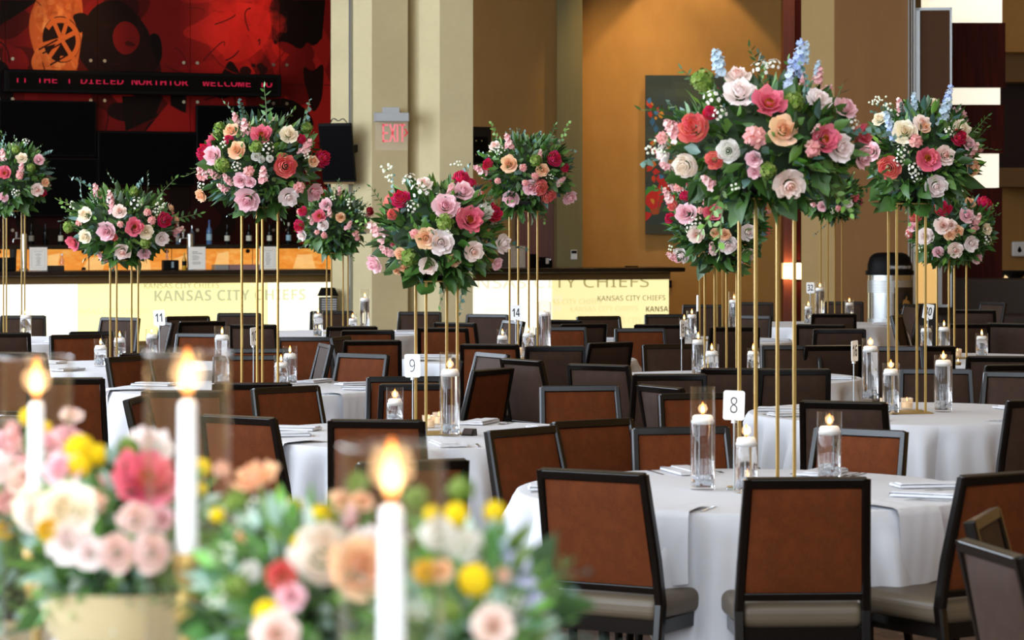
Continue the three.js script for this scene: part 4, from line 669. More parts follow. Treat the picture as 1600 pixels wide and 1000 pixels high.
// ---------------------------------------------------------------- floating candles in glass cylinders
const flameGeo = lathe([[0.001, -0.004], [0.0045, 0.002], [0.0065, 0.01], [0.0055, 0.019], [0.003, 0.028], [0.0008, 0.036]], 12), coreGeo = lathe([[0.001, 0], [0.0032, 0.005], [0.0036, 0.012], [0.002, 0.02], [0.0005, 0.025]], 10);
function flame(parent, y, k, light) {
  const f = part('flame', flameGeo.clone().scale(k, k, k).translate(0, y, 0), M.flameCore, parent); f.castShadow = false;
  part('wick', cyl(0.0009 * k, 0.0009 * k, 0.008 * k, 0, y - 0.004 * k, 0, 6), M.wick, parent);
  if (light) { const l = new THREE.PointLight(new THREE.Color(1, 0.6, 0.28), light); l.position.set(0, y + 0.012 * k, 0); l.castShadow = true; parent.add(l); }
}
function vase(key, px, pyBase, pyTop, pyWax, words, wide = 0.047, lit = 0) {
  const t = TABLES[key], z = depthOf(pyBase, TY), h = (pyBase - pyTop) / F * z, wy = (pyBase - pyWax) / F * z, r = wide;
  const o = thing('candle_vase', `glass cylinder with floating white candle, ${words}`, 'candle vase', [at(px, 0, z).x, TY + 0.002, -z], rr(0, 6), 'floating candle vases');
  part('glass', lathe([[0.001, 0.0], [r, 0.0], [r + 0.001, 0.004], [r + 0.001, h], [r - 0.0015, h], [r - 0.002, 0.012], [0.001, 0.011]], 30), M.glass, o);
  part('water', lathe([[0.001, 0.0125], [r - 0.003, 0.0125], [r - 0.003, wy - 0.006], [0.001, wy - 0.006]], 30), M.water, o);
  const chips = []; for (let i = 0; i < 16; i++) { const a = rr(0, 6.28), q = Math.sqrt(rnd()) * (r - 0.018), s = rr(0.01, 0.016); chips.push(new THREE.IcosahedronGeometry(s, 0).scale(1, rr(0.6, 1), rr(0.7, 1)).rotateY(rr(0, 6)).rotateX(rr(0, 6)).translate(Math.cos(a) * q, 0.024 + rnd() * 0.035, Math.sin(a) * q)); }
  const c = part('glass_chips', chips, M.ice, o); c.userData.kind = 'stuff';
  const cr = r - 0.008, w = part('candle', lathe([[0.001, wy - 0.022], [cr * 0.8, wy - 0.022], [cr, wy - 0.008], [cr, wy + 0.006], [cr * 0.86, wy + 0.014], [cr * 0.3, wy + 0.012], [0.001, wy + 0.009]], 26), M.wax, o);
  flame(w, wy + 0.02, 1.3, lit);
}
vase(8, 1098, 766, 605, 655, 'tallest on table eight', 0.049, 0.03); vase(8, 1166, 771, 664, 690, 'short one under the card of table eight', 0.046, 0.03); vase(8, 1296, 750, 644, 672, 'right of the gold rods on table eight', 0.05, 0.03);
vase(9, 617, 664, 606, 628, 'short one left of the gold rods on table nine', 0.044, 0.03); vase(9, 703, 682, 551, 582, 'tallest on table nine', 0.05, 0.03);
vase(16, 1360, 626, 529, 545, 'tallest, behind the card of table sixteen', 0.05, 0.03); vase(16, 1392, 648, 568, 581, 'middle one left of the gold rods on table sixteen', 0.047, 0.03); vase(16, 1474, 644, 555, 567, 'right of the gold rods on table sixteen', 0.051, 0.03);
vase(10, 439, 604, 556, 570, 'shorter of the close pair on table ten', 0.047); vase(10, 453, 601, 541, 556, 'taller of the close pair on table ten', 0.047); vase(10, 347, 600, 510, 527, 'tall one left of the gold rods on table ten', 0.051);
vase(11, 157, 573, 530, 543, 'front left on table eleven', 0.048); vase(11, 187, 566, 518, 531, 'between the gold rods on table eleven', 0.048); vase(11, 237, 564, 514, 525, 'beside the card of table eleven', 0.046);
vase('bar', 40, 535, 485, 495, 'on the far left table', 0.05);
vase('col', 497, 527, 486, 493, 'left of the gold rods on table before the column', 0.046); vase('col', 551, 520, 490, 500, 'shortest on table before the column', 0.044); vase('col', 570, 522, 452, 468, 'tallest on table before the column', 0.048);
vase(14, 785, 556, 515, 527, 'left of the card of table fourteen stem', 0.046); vase(14, 825, 562, 511, 523, 'front one on table fourteen', 0.047); vase(14, 851, 556, 472, 490, 'tallest on table fourteen', 0.05);
vase(15, 1091, 586, 523, 534, 'tall one left of the pair on table fifteen', 0.047); vase(15, 1112, 593, 538, 552, 'shorter one of the front pair on table fifteen', 0.048); vase(15, 1177, 590, 544, 552, 'alone at the right on table fifteen', 0.046);
vase('end', 1069, 533, 498, 503, 'shorter of the pair on table by the bar end', 0.045); vase('end', 1081, 531, 486, 494, 'taller of the pair on table by the bar end', 0.047); vase('end', 1147, 530, 456, 471, 'tallest on table by the bar end', 0.05);
vase(32, 1263, 507, 475, 481, 'below the card of table thirty-two', 0.045); vase(32, 1281, 508, 438, 452, 'tallest on table thirty-two', 0.052); vase(32, 1327, 506, 469, 475, 'right of the gold rods on table thirty-two', 0.045);
vase(30, 1447, 556, 509, 516, 'below the card of table thirty', 0.048); vase(30, 1475, 562, 505, 514, 'left of the gold rods on table thirty', 0.047); vase(30, 1534, 560, 521, 528, 'right of the gold rods on table thirty', 0.048);
// ---------------------------------------------------------------- votives
function votive(key, px, py, words, gold) {
  const z = depthOf(py, TY), r = gold ? 0.024 : 0.033, h = gold ? 0.022 : 0.065, o = thing(gold ? 'tealight' : 'votive_candle', words, gold ? 'tealight' : 'votive candle', [at(px, 0, z).x, TY + 0.002, -z], 0, gold ? undefined : 'glass votives');
  part('cup', lathe([[0.001, 0], [r * 0.9, 0], [r, 0.006], [r * 1.06, h], [r * 1.0, h], [r * 0.92, 0.01], [0.001, 0.009]], 22), gold ? M.gold : M.votive, o);
  const w = part('candle', cyl(r * 0.84, r * 0.84, h * 0.42, 0, 0.01 + h * 0.21, 0, 20), M.wax, o); flame(w, 0.012 + h * 0.42 + 0.006, 0.7, 0);
}
votive(8, 1160, 757, 'small glass votive behind the short vase on table eight'); votive(9, 670, 669, 'glass votive left of the tall vase on table nine'); votive(9, 686, 664, 'glass votive touching the tall vase on table nine'); votive(16, 1417, 640, 'frosted glass votive between the gold rods on table sixteen'); votive(16, 1384, 640, 'glass votive behind the middle vase on table sixteen'); votive(30, 1496, 558, 'frosted glass votive at the base of the stand of table thirty'); votive(30, 1497, 571, 'gold tealight on the front edge of table thirty', true); votive(14, 812, 556, 'left glass votive by the front vase on table fourteen'); votive(14, 838, 557, 'right glass votive by the front vase on table fourteen'); votive(15, 1103, 589, 'small votive seen through the front pair of vases on table fifteen');
{ // taper in a black holder on table by the bar end; phone-like menu block on table 9
  const z = 24.6, o = thing('taper_candle', 'single white taper in a slim black holder on table by the bar end', 'candle', [at(1090, 0, z).x, TY + 0.002, -z]), q = at(0, 487, z).y - TY;
  part('holder', lathe([[0.045, 0], [0.045, 0.008], [0.008, 0.02], [0.008, q - 0.02], [0.015, q], [0.001, q]], 16), M.black, o); part('candle', cyl(0.011, 0.009, 0.15, 0, q + 0.075, 0, 12), M.taper, o);
  const zz = depthOf(681, TY), b = thing('wooden_block', 'dark slanted card block beside the tall vase on table nine', 'card block', [at(733, 0, zz).x, TY + 0.002, -zz], -0.5);
  part('block', bar([[0, 0, 0, 0.07, 0.05], [0, 0.034, -0.012, 0.066, 0.012]], 0.05), std({ color: '#1d1512', roughness: 0.4 }), b); part('card', box(0.05, 0.002, 0.03).rotateX(1.0).translate(0, 0.02, 0.014), std({ color: '#3a2a20', roughness: 0.6 }), b);
}
// ---------------------------------------------------------------- place settings
function napkinGeo(drape, w = 0.19) {                                   // laid along +z outward; table edge is at z = 0
  const pts = drape ? [[-0.24, 0.012], [-0.1, 0.011], [-0.012, 0.01], [0.014, 0.004], [0.028, -0.02], [0.036, -0.1], [0.044, -0.2], [0.05, -0.27]] : [[-0.3, 0.004], [-0.296, 0.014], [-0.2, 0.016], [-0.1, 0.014], [-0.03, 0.015], [-0.024, 0.004]];
  const W = drape ? w : 0.13, pos = [], idx = [], n = 8, th = 0.006;
  pts.forEach(([z, y], i) => { for (let k = 0; k <= n; k++) { const u = k / n * 2 - 1, f = drape && i > 4 ? 0.006 * Math.sin(u * 5 + i) : 0.0015 * Math.sin(u * 7 + i * 2); pos.push(u * W / 2 * (1 + (drape ? 0.03 * i : 0)), y + (i > 4 && drape ? 0.02 * u : f), z + (drape && i > 4 ? Math.abs(f) : 0)); } });
  const m = n + 1; for (let i = 0; i + 1 < pts.length; i++) for (let k = 0; k < n; k++) { const a = i * m + k; idx.push(a, a + m, a + 1, a + 1, a + m, a + m + 1); }
  const g = new THREE.BufferGeometry(); g.setAttribute('position', new THREE.Float32BufferAttribute(pos, 3)); g.setAttribute('uv', new THREE.Float32BufferAttribute(new Float32Array(pos.length / 3 * 2), 2)); g.setIndex(idx); g.computeVertexNormals();
  return drape ? g : join([g, rbox(W * 1.02, 0.012, 0.27, 0.005, 0, 0.0065, -0.162), rbox(W * 0.6, 0.006, 0.26, 0.003, -0.02, 0.017, -0.162)]);
}
const NG = { flat: napkinGeo(false), drape: napkinGeo(true) }; M.napkin.side = THREE.DoubleSide;
const forkGeo = join([bar([[0, 0, 0, 0.006, 0.003], [0, 0.1, 0, 0.008, 0.002], [0, 0.125, 0.002, 0.02, 0.003]]), ...[-1, -0.33, 0.33, 1].map((k) => bar([[k * 0.0085, 0.125, 0.002, 0.0035, 0.0025], [k * 0.0085, 0.175, -0.003, 0.002, 0.002]]))]).rotateX(-Math.PI / 2);
const knifeGeo = join([bar([[0, 0, 0, 0.012, 0.006], [0, 0.09, 0, 0.01, 0.005]]), bar([[0, 0.09, 0, 0.012, 0.002], [0, 0.17, 0, 0.015, 0.0015], [0.003, 0.2, 0, 0.004, 0.0012]])]).rotateX(-Math.PI / 2);
const SEATS = {
  8: [[-88, 'f'], [-56, 'f'], [-24, 'd'], [36, 'd'], [66, 'f'], [98, 'f'], [150, 'f'], [196, 'f']], 9: [[-50, 'd'], [-78, 'f'], [-108, 'f'], [10, 'f'], [62, 'f'], [118, 'f'], [160, 'f']],
  16: [[36, 'd'], [-70, 'f'], [-100, 'f'], [76, 'f'], [116, 'f'], [-28, 'f']], 10: [[46, 'd'], [-75, 'd'], [80, 'f'], [118, 'f'], [-112, 'f'], [152, 'f']], 11: [[-26, 'f'], [-70, 'f'], [-120, 'f'], [165, 'f']],
  14: [[-110, 'f'], [-70, 'd'], [85, 'f'], [150, 'f']], 15: [[-60, 'f'], [-95, 'f'], [160, 'f'], [75, 'f']], 30: [[60, 'f'], [100, 'f'], [-80, 'f'], [20, 'f']], col: [[-80, 'f'], [75, 'f'], [110, 'f']], 32: [[60, 'd'], [-70, 'f'], [90, 'f']], far: [[-80, 'f'], [-40, 'f']], end: [[-95, 'f'], [80, 'f']], bar: [[50, 'f'], [75, 'f']],
};
for (const [k, list] of Object.entries(SEATS)) {
  const t = TABLES[k], sorted = [...list].sort((a, b) => Math.sin(a[0] * Math.PI / 180) - Math.sin(b[0] * Math.PI / 180));
  for (const [deg, kind] of list) {
    const a = deg * Math.PI / 180, jig = rr(-0.08, 0.08), o = ordinal[sorted.findIndex((s) => s[0] === deg)], R = kind === 'd' ? TR + 0.022 : TR - 0.02;
    const place = (r, side) => [t.x + Math.sin(a) * r + Math.cos(a) * side, TY + 0.003, -t.z + Math.cos(a) * r - Math.sin(a) * side];
    single('napkin', kind === 'd' ? NG.drape : NG.flat, M.napkin, `white napkin ${kind === 'd' ? 'hanging over the edge of' : 'folded flat on'} ${t.n}, ${o} from the left`, 'napkin', place(R, 0), a + (kind === 'd' ? 0 : jig), 'white napkins');
    if (t.z > 22) continue;
    single('fork', forkGeo, M.steel, `steel fork left of a napkin on ${t.n}, ${o} place from the left`, 'fork', place(TR - 0.05, -0.12), a + jig * 2, 'forks');
    single('fork', forkGeo, M.steel, `smaller-spaced outer steel fork on ${t.n}, ${o} place from the left`, 'fork', place(TR - 0.06, -0.15), a - jig, 'forks');
    single('knife', knifeGeo, M.steel, `steel knife right of a napkin on ${t.n}, ${o} place from the left`, 'knife', place(TR - 0.05, 0.12), a - jig * 2, 'knives');
  }
}
// ---------------------------------------------------------------- flowers
const C3 = (hex) => new THREE.Color(hex);
class Surf {
  constructor() { this.p = []; this.c = []; this.i = []; }
  grid(nu, nv, f, col) { // f(u in -1..1, v in 0..1) -> [x, y, z]
    const o = this.p.length / 3; for (let j = 0; j <= nv; j++) for (let i = 0; i <= nu; i++) { this.p.push(...f(i / nu * 2 - 1, j / nv)); const k = col(j / nv); this.c.push(k.r, k.g, k.b); }
    for (let j = 0; j < nv; j++) for (let i = 0; i < nu; i++) { const a = o + j * (nu + 1) + i, b = a + nu + 1; this.i.push(a, a + 1, b, a + 1, b + 1, b); }
  }
  geo() { const g = new THREE.BufferGeometry(); g.setAttribute('position', new THREE.Float32BufferAttribute(this.p, 3)); g.setAttribute('color', new THREE.Float32BufferAttribute(this.c, 3)); g.setAttribute('uv', new THREE.Float32BufferAttribute(new Float32Array(this.p.length / 3 * 2), 2)); g.setIndex(this.i); g.computeVertexNormals(); return g; }
  static from(g, col) { const n = g.attributes.position.count, c = new Float32Array(n * 3); for (let i = 0; i < n; i++) c.set([col.r, col.g, col.b], i * 3); g.setAttribute('color', new THREE.BufferAttribute(c, 3)); return g; }
}
// one petal wrapped round the bloom's axis (y): turn, width angle, length, tilt at base and tip, start radius and height, ruffle
function petal(S, turn, half, len, t0, t1, r0, y0, ruf, c0, c1, nu = 4, nv = 4) {
  const R = [[r0, y0]]; for (let k = 1; k <= nv; k++) { const t = (t0 + (t1 - t0) * (k - 0.5) / nv); R.push([R[k - 1][0] + Math.sin(t) * len / nv, R[k - 1][1] + Math.cos(t) * len / nv]); }
  const ph = rr(0, 6), sk = rr(-0.1, 0.1);
  S.grid(nu, nv, (u, v) => {
    const k = v * nv, a = Math.min(nv - 1, Math.floor(k)), q = k - a, r = Math.max(0.012, R[a][0] + (R[a + 1][0] - R[a][0]) * q), y = R[a][1] + (R[a + 1][1] - R[a][1]) * q;
    const wide = Math.sin(Math.PI * Math.min(1, 0.2 + v * 0.52)) * (1 + 0.02 * v), dip = v * v * u * u * len * 0.28, th = turn + sk * v + u * half * wide, w = ruf * v * Math.sin(u * 5 + ph);
    const rad = r * (1 - 0.08 * u * u) + w * 0.5; return [Math.sin(th) * rad, y - dip + w, Math.cos(th) * rad];
  }, (v) => c0.clone().lerp(c1, v));
}
const jit = (c, d = 0.05) => { const h = {}; c.getHSL(h); return new THREE.Color().setHSL(h.h + rr(-0.012, 0.012), Math.min(1, h.s * rr(1 - d, 1 + d)), Math.min(0.97, h.l * rr(1 - d * 0.6, 1 + d * 0.6))); };
function rose(outer, inner) { // open garden rose, radius about 1, faces +y
  const S = new Surf(), layers = [[3, 0.4, 0.0, -0.55, 0.05, 0.34], [4, 0.48, 0.15, -0.5, 0.12, 0.28], [5, 0.58, 0.3, -0.35, 0.2, 0.18], [5, 0.7, 0.5, -0.1, 0.28, 0.05], [6, 0.8, 0.75, 0.35, 0.33, -0.1], [6, 0.92, 1.0, 0.95, 0.36, -0.24]];
  layers.forEach(([n, len, t0, t1, r0, y0], k) => { const off = rr(0, 6); for (let i = 0; i < n; i++) { const c = jit(inner.clone().lerp(outer, Math.min(1, k / 3.4))); petal(S, off + i / n * 6.283 + rr(-0.12, 0.12), 3.5 / n * (k > 3 ? 1.15 : 1.25), len * rr(0.92, 1.08), t0, t1 + rr(-0.12, 0.12), r0 * 0.9, y0, 0.03 + 0.012 * k, c, jit(c, 0.03)); } });
  return S.geo();
}
function peony(outer, edge, heart) { // wide cupped peony with a cluster of golden stamens
  const S = new Surf();
  [[7, 1.0, 1.25, 0.55, 0.22, -0.2], [7, 0.86, 1.0, 0.2, 0.18, -0.1], [6, 0.66, 0.75, 0.0, 0.14, 0.0]].forEach(([n, len, t0, t1, r0, y0], k) => { const off = rr(0, 6); for (let i = 0; i < n; i++) { const c = jit(outer, 0.08); petal(S, off + i / n * 6.283 + rr(-0.15, 0.15), 4.2 / n, len * rr(0.86, 1.12), t0 + rr(-0.1, 0.1), t1 + rr(-0.25, 0.25), r0, y0, 0.08, c, jit(edge, 0.06), 5, 4); } });
  for (let i = 0; i < 46; i++) { const a = i * 2.4, q = Math.sqrt(i / 46) * 0.32, c = jit(heart, 0.15); petal(S, a, 1.6, 0.26, 0.15, 0.3, q, -0.06 + 0.16 * (1 - q), 0, c, c, 1, 1); }
  return S.geo();
}
function ball(outer, inner) { // full double bloom, many curled petals
  const S = new Surf(); [[4, 0.3, 0.0, -0.5, 0.08, 0.42], [6, 0.42, 0.35, -0.4, 0.2, 0.3], [7, 0.55, 0.65, -0.35, 0.3, 0.14], [8, 0.7, 0.9, -0.3, 0.36, -0.04], [8, 0.85, 1.2, -0.25, 0.38, -0.22], [8, 0.9, 1.6, 0.1, 0.34, -0.36]].forEach(([n, len, t0, t1, r0, y0], k) => { const off = rr(0, 6); for (let i = 0; i < n; i++) { const c = jit(inner.clone().lerp(outer, Math.min(1, k / 3.2)), 0.06); petal(S, off + i / n * 6.283 + rr(-0.15, 0.15), 4.0 / n, len * rr(0.9, 1.1), t0, t1 + rr(-0.2, 0.2), r0, y0, 0.05, c, jit(c, 0.05)); } });
  return S.geo();
}
function floret(S, at0, dir, size, col, heart, n = 5) { const q = new THREE.Quaternion().setFromUnitVectors(V(0, 1, 0), dir), T = new Surf(), off = rr(0, 6); for (let i = 0; i < n; i++) { const c = jit(col, 0.07); petal(T, off + i / n * 6.283, 3.6 / n, 1, 1.2, 1.35, 0.1, 0, 0.12, c, c, 2, 2); } if (heart) petal(T, 0, 3.1, 0.3, 0.4, 0.9, 0.02, 0.06, 0, heart, heart, 6, 1); const o = S.p.length / 3; for (let i = 0; i < T.p.length; i += 3) { const v = V(T.p[i], T.p[i + 1], T.p[i + 2]).multiplyScalar(size).applyQuaternion(q).add(at0); S.p.push(v.x, v.y, v.z); } S.c.push(...T.c); S.i.push(...T.i.map((k) => k + o)); }
function stock(col, alt, n = 18, len = 1.5) { // spike of small florets, from 0 up +y, radius about 0.4
  const S = new Surf(); for (let i = 0; i < n; i++) { const t = i / (n - 1), a = i * 2.4, e = 0.4 * (1 - t * 0.6), d = V(Math.sin(a), 0.45 + t * 0.8, Math.cos(a)).normalize(); floret(S, V(Math.sin(a) * e * rr(0.5, 0.9), t * len - 0.5, Math.cos(a) * e * rr(0.5, 0.9)), d, rr(0.34, 0.48) * (1 - 0.4 * t), rnd() < 0.3 ? alt : col, null); }
  petal(S, 0, 3.1, len, 0, 0, 0.04, -0.5, 0, C3('#4d6b2c'), C3('#5d7b35'), 4, 2); return S.geo();
}
function cluster(col, alt, heart, n = 12, R = 0.85, size = 0.34) { const S = new Surf(); for (let i = 0; i < n; i++) { const a = i * 2.4, q = Math.sqrt((i + 0.5) / n), d = V(Math.sin(a) * q, 1.05 - q * 0.7, Math.cos(a) * q).normalize(), p = d.clone().multiplyScalar(R * rr(0.8, 1.05)); floret(S, p, d, size * rr(0.8, 1.1), rnd() < 0.35 ? alt : col, heart); const c = C3('#55702f'); S.grid(1, 1, (u, v) => [p.x * v + u * 0.02, p.y * v - 0.3 * (1 - v), p.z * v], () => c); } return S.geo(); }
function buds(col, n = 9) { const S = new Surf(); for (let i = 0; i < n; i++) { const d = V(rr(-1, 1), rr(0.2, 1.2), rr(-1, 1)).normalize(), p = d.clone().multiplyScalar(rr(0.6, 1.1)), b = new THREE.IcosahedronGeometry(rr(0.12, 0.19), 1), c = jit(col, 0.05), o = S.p.length / 3, P = b.attributes.position; for (let k = 0; k < P.count; k++) { S.p.push(P.getX(k) + p.x, P.getY(k) + p.y, P.getZ(k) + p.z); S.c.push(c.r, c.g, c.b); S.i.push(o + k); } const g = C3('#6a8440'); S.grid(1, 1, (u, v) => [p.x * v + u * 0.018, p.y * v, p.z * v + u * 0.018], () => g); } return S.geo(); }
const greenBall = () => { const S = new Surf(); for (let i = 0; i < 60; i++) { const y = 1 - 2 * (i + 0.5) / 60, a = i * 2.4, q = Math.sqrt(1 - y * y), d = V(Math.sin(a) * q, y, Math.cos(a) * q); floret(S, d.clone().multiplyScalar(rr(0.6, 0.9)), d, 0.26, pick([C3('#7d9440'), C3('#8fa352'), C3('#66832f')]), null, 4); } return S.geo(); };
const daisy = (pet, heart) => { const S = new Surf(); for (let i = 0; i < 16; i++) petal(S, i / 16 * 6.283, 0.22, 0.75, 1.4, 1.5, 0.25, 0, 0.03, pet, pet, 1, 2); petal(S, 0, 3.1, 0.3, 0.9, 1.7, 0.02, 0.08, 0, heart, heart, 10, 2); return S.geo(); };
const pom = (col) => { const S = new Surf(); for (let i = 0; i < 90; i++) { const y = 1 - 1.5 * (i + 0.5) / 90, a = i * 2.4, q = Math.sqrt(Math.max(0, 1 - y * y)), d = V(Math.sin(a) * q, y, Math.cos(a) * q); floret(S, d.clone().multiplyScalar(0.8), d, 0.2, col, null, 4); } return S.geo(); };
const bloomMat = phys({ color: '#ffffff', vertexColors: true, roughness: 0.9, side: THREE.DoubleSide, transmission: 0.3, thickness: 0, specularIntensity: 0.3 });
const leafMat = phys({ color: '#ffffff', vertexColors: true, roughness: 0.5, side: THREE.DoubleSide });
const KINDS = { // name, geometries (a few variants each)
  W: ['rose', () => rose(C3('#fbeeea'), C3('#f8dbd4')), 3], P: ['rose', () => rose(C3('#f8cdd3'), C3('#ef9fb0')), 3], O: ['rose', () => rose(C3('#f9cda4'), C3('#f3a368')), 3], C: ['rose', () => rose(C3('#fbeed6'), C3('#f6dcae')), 3], Q: ['rose', () => rose(C3('#fce8de'), C3('#f6ab8e')), 2],
  K: ['peony', () => peony(C3('#e0566f'), C3('#ea7d90'), C3('#e0912e')), 3], R: ['peony', () => ball(C3('#da2f5f'), C3('#c8204c')), 2], A: ['peony', () => ball(C3('#f0847c'), C3('#e8685c')), 2], B: ['peony', () => ball(C3('#fbf0e4'), C3('#f8e4cc')), 2],
  S: ['stock_flower', () => stock(C3('#efb3b3'), C3('#f6d6cf')), 2], p: ['spray_rose', () => cluster(C3('#f0a9a4'), C3('#f3c1b2'), C3('#e2857c'), 7, 0.6, 0.5), 2], w: ['daisy_spray', () => cluster(C3('#f5f1e4'), C3('#f8f6ee'), C3('#e2bf4a'), 10, 1.0, 0.22), 2], n: ['bud_spray', () => buds(C3('#eef0da')), 2],
  g: ['viburnum', greenBall, 2], b: ['delphinium', () => stock(C3('#aebfe4'), C3('#d2deef'), 19, 2.5), 2], l: ['delphinium', () => stock(C3('#c5d7e2'), C3('#dfe9ea'), 18, 2.0), 1], q: ['rose', () => ball(C3('#ffeae2'), C3('#fddacd')), 2], r: ['ranunculus', () => ball(C3('#b51d35'), C3('#9c142c')), 1],
  y: ['craspedia', () => pom(C3('#f2d414')), 2], Y: ['ranunculus', () => ball(C3('#f3d33a'), C3('#e9b91c')), 1], v: ['anemone', () => daisy(C3('#cfc8ea'), C3('#6a62a8')), 1], M: ['chrysanthemum', () => ball(C3('#f7f4ee'), C3('#f1efe0')), 1], e: ['spray_rose', () => cluster(C3('#f3c3a8'), C3('#f6d6c0'), C3('#e59a72'), 6, 0.6, 0.5), 1],
};
const bloomCache = {};
const bloomGeo = (k) => { const [, make, n] = KINDS[k]; const list = bloomCache[k] ??= []; if (list.length < n) { const g = make(); list.push(g); return g; } return pick(list); };
// leaves: a folded, slightly curled blade along +y, facing +z
function leafGeo(len, wide, col, tip, lobed, curl = 0.35) {
  const S = new Surf(), n = 6; S.grid(4, n, (u, v) => { let w = Math.sin(Math.PI * Math.pow(v, 0.75)) * wide / 2; if (lobed) w *= 1 + 0.22 * Math.sin(v * 16); return [u * w, v * len, -Math.abs(u) * w * 0.35 * -1 - curl * len * v * v * 0.5]; }, (v) => col.clone().lerp(tip, v)); return S.geo();
}
function sprigGeo(n, len, lw, ll, cols, droop = 0.3, round = false) { // stem along +y with leaflets either side
  const S = new Surf(), stem = C3('#5a6a3a'), P = (t) => V(0, t * len, -droop * len * t * t);
  S.grid(2, 5, (u, v) => { const p = P(v); return [p.x + u * 0.006 * (1 - v * 0.6), p.y, p.z + (u === 0 ? 0.004 : 0)]; }, () => stem);
  for (let i = 0; i < n; i++) { const t = 0.12 + 0.88 * i / (n - 1), s = i % 2 ? 1 : -1, p = P(t), c = jit(pick(cols), 0.12), a = i === n - 1 ? 0 : s * rr(0.75, 1.1), L = ll * rr(0.8, 1.1) * (1 - 0.35 * t), W = lw * rr(0.85, 1.1), roll = rr(-0.7, 0.7);
    S.grid(2, 4, (u, v) => { const w = (round ? Math.sin(Math.PI * Math.pow(v, 0.55)) : Math.sin(Math.PI * Math.pow(v, 0.8))) * W / 2, x = u * w, y = v * L; return [p.x + Math.sin(a) * y + Math.cos(a) * x * Math.cos(roll), p.y + Math.cos(a) * y - Math.sin(a) * x * Math.cos(roll), p.z + x * Math.sin(roll) + 0.15 * y * s * roll]; }, () => c); }
  return S.geo();
}
const GREEN = ['#2b4c19', '#385e20', '#233f14', '#476f28', '#31541e', '#557a30'].map(C3), BLUEGREEN = ['#5d7f74', '#4b6f66', '#6d8d80', '#3f6058'].map(C3), LIME = ['#5f8436', '#739744', '#527830'].map(C3);
const LEAVES = [0, 1, 2, 3].map((i) => leafGeo(1, 0.55 + 0.08 * i, GREEN[i], GREEN[(i + 1) % 4], i % 2 === 0, 0.3 + 0.12 * i));
const SPRIGS = [sprigGeo(13, 0.34, 0.022, 0.075, GREEN, 0.35), sprigGeo(15, 0.26, 0.046, 0.05, BLUEGREEN, 0.35, true), sprigGeo(17, 0.3, 0.014, 0.07, GREEN, 0.5), sprigGeo(11, 0.32, 0.03, 0.06, LIME, 0.25), sprigGeo(15, 0.32, 0.042, 0.045, BLUEGREEN, 0.7, true)];
function small(n, place) { // many small leaves joined into one foliage part
  const S = new Surf();
  for (let i = 0; i < n; i++) {
    const [pos, out, len, wide, pal] = place(i), up = V(rr(-1, 1), rr(-0.4, 1), rr(-1, 1)).normalize(), side = new THREE.Vector3().crossVectors(out, up).normalize(), dir = out.clone().multiplyScalar(rr(0.2, 1)).addScaledVector(up, rr(0.3, 0.9)).normalize(), nor = new THREE.Vector3().crossVectors(side, dir), c = jit(pick(pal), 0.15), d = jit(c, 0.08);
    S.grid(2, 3, (u, v) => { const w = Math.sin(Math.PI * Math.pow(Math.min(1, v + 0.02), 0.8)) * wide / 2, q = pos.clone().addScaledVector(dir, v * len).addScaledVector(side, u * w).addScaledVector(nor, Math.abs(u) * w * 0.4 - v * v * len * 0.2); return [q.x, q.y, q.z]; }, (v) => c.clone().lerp(d, v));
  }
  return S.geo();
}
const aim = (m, dir, spin) => { m.quaternion.setFromUnitVectors(V(0, 1, 0), dir); m.rotateY(spin); };
const foamMat = std({ color: '#24361c', roughness: 1 }), bowlMat = std({ color: '#201d1c', roughness: 0.5 });
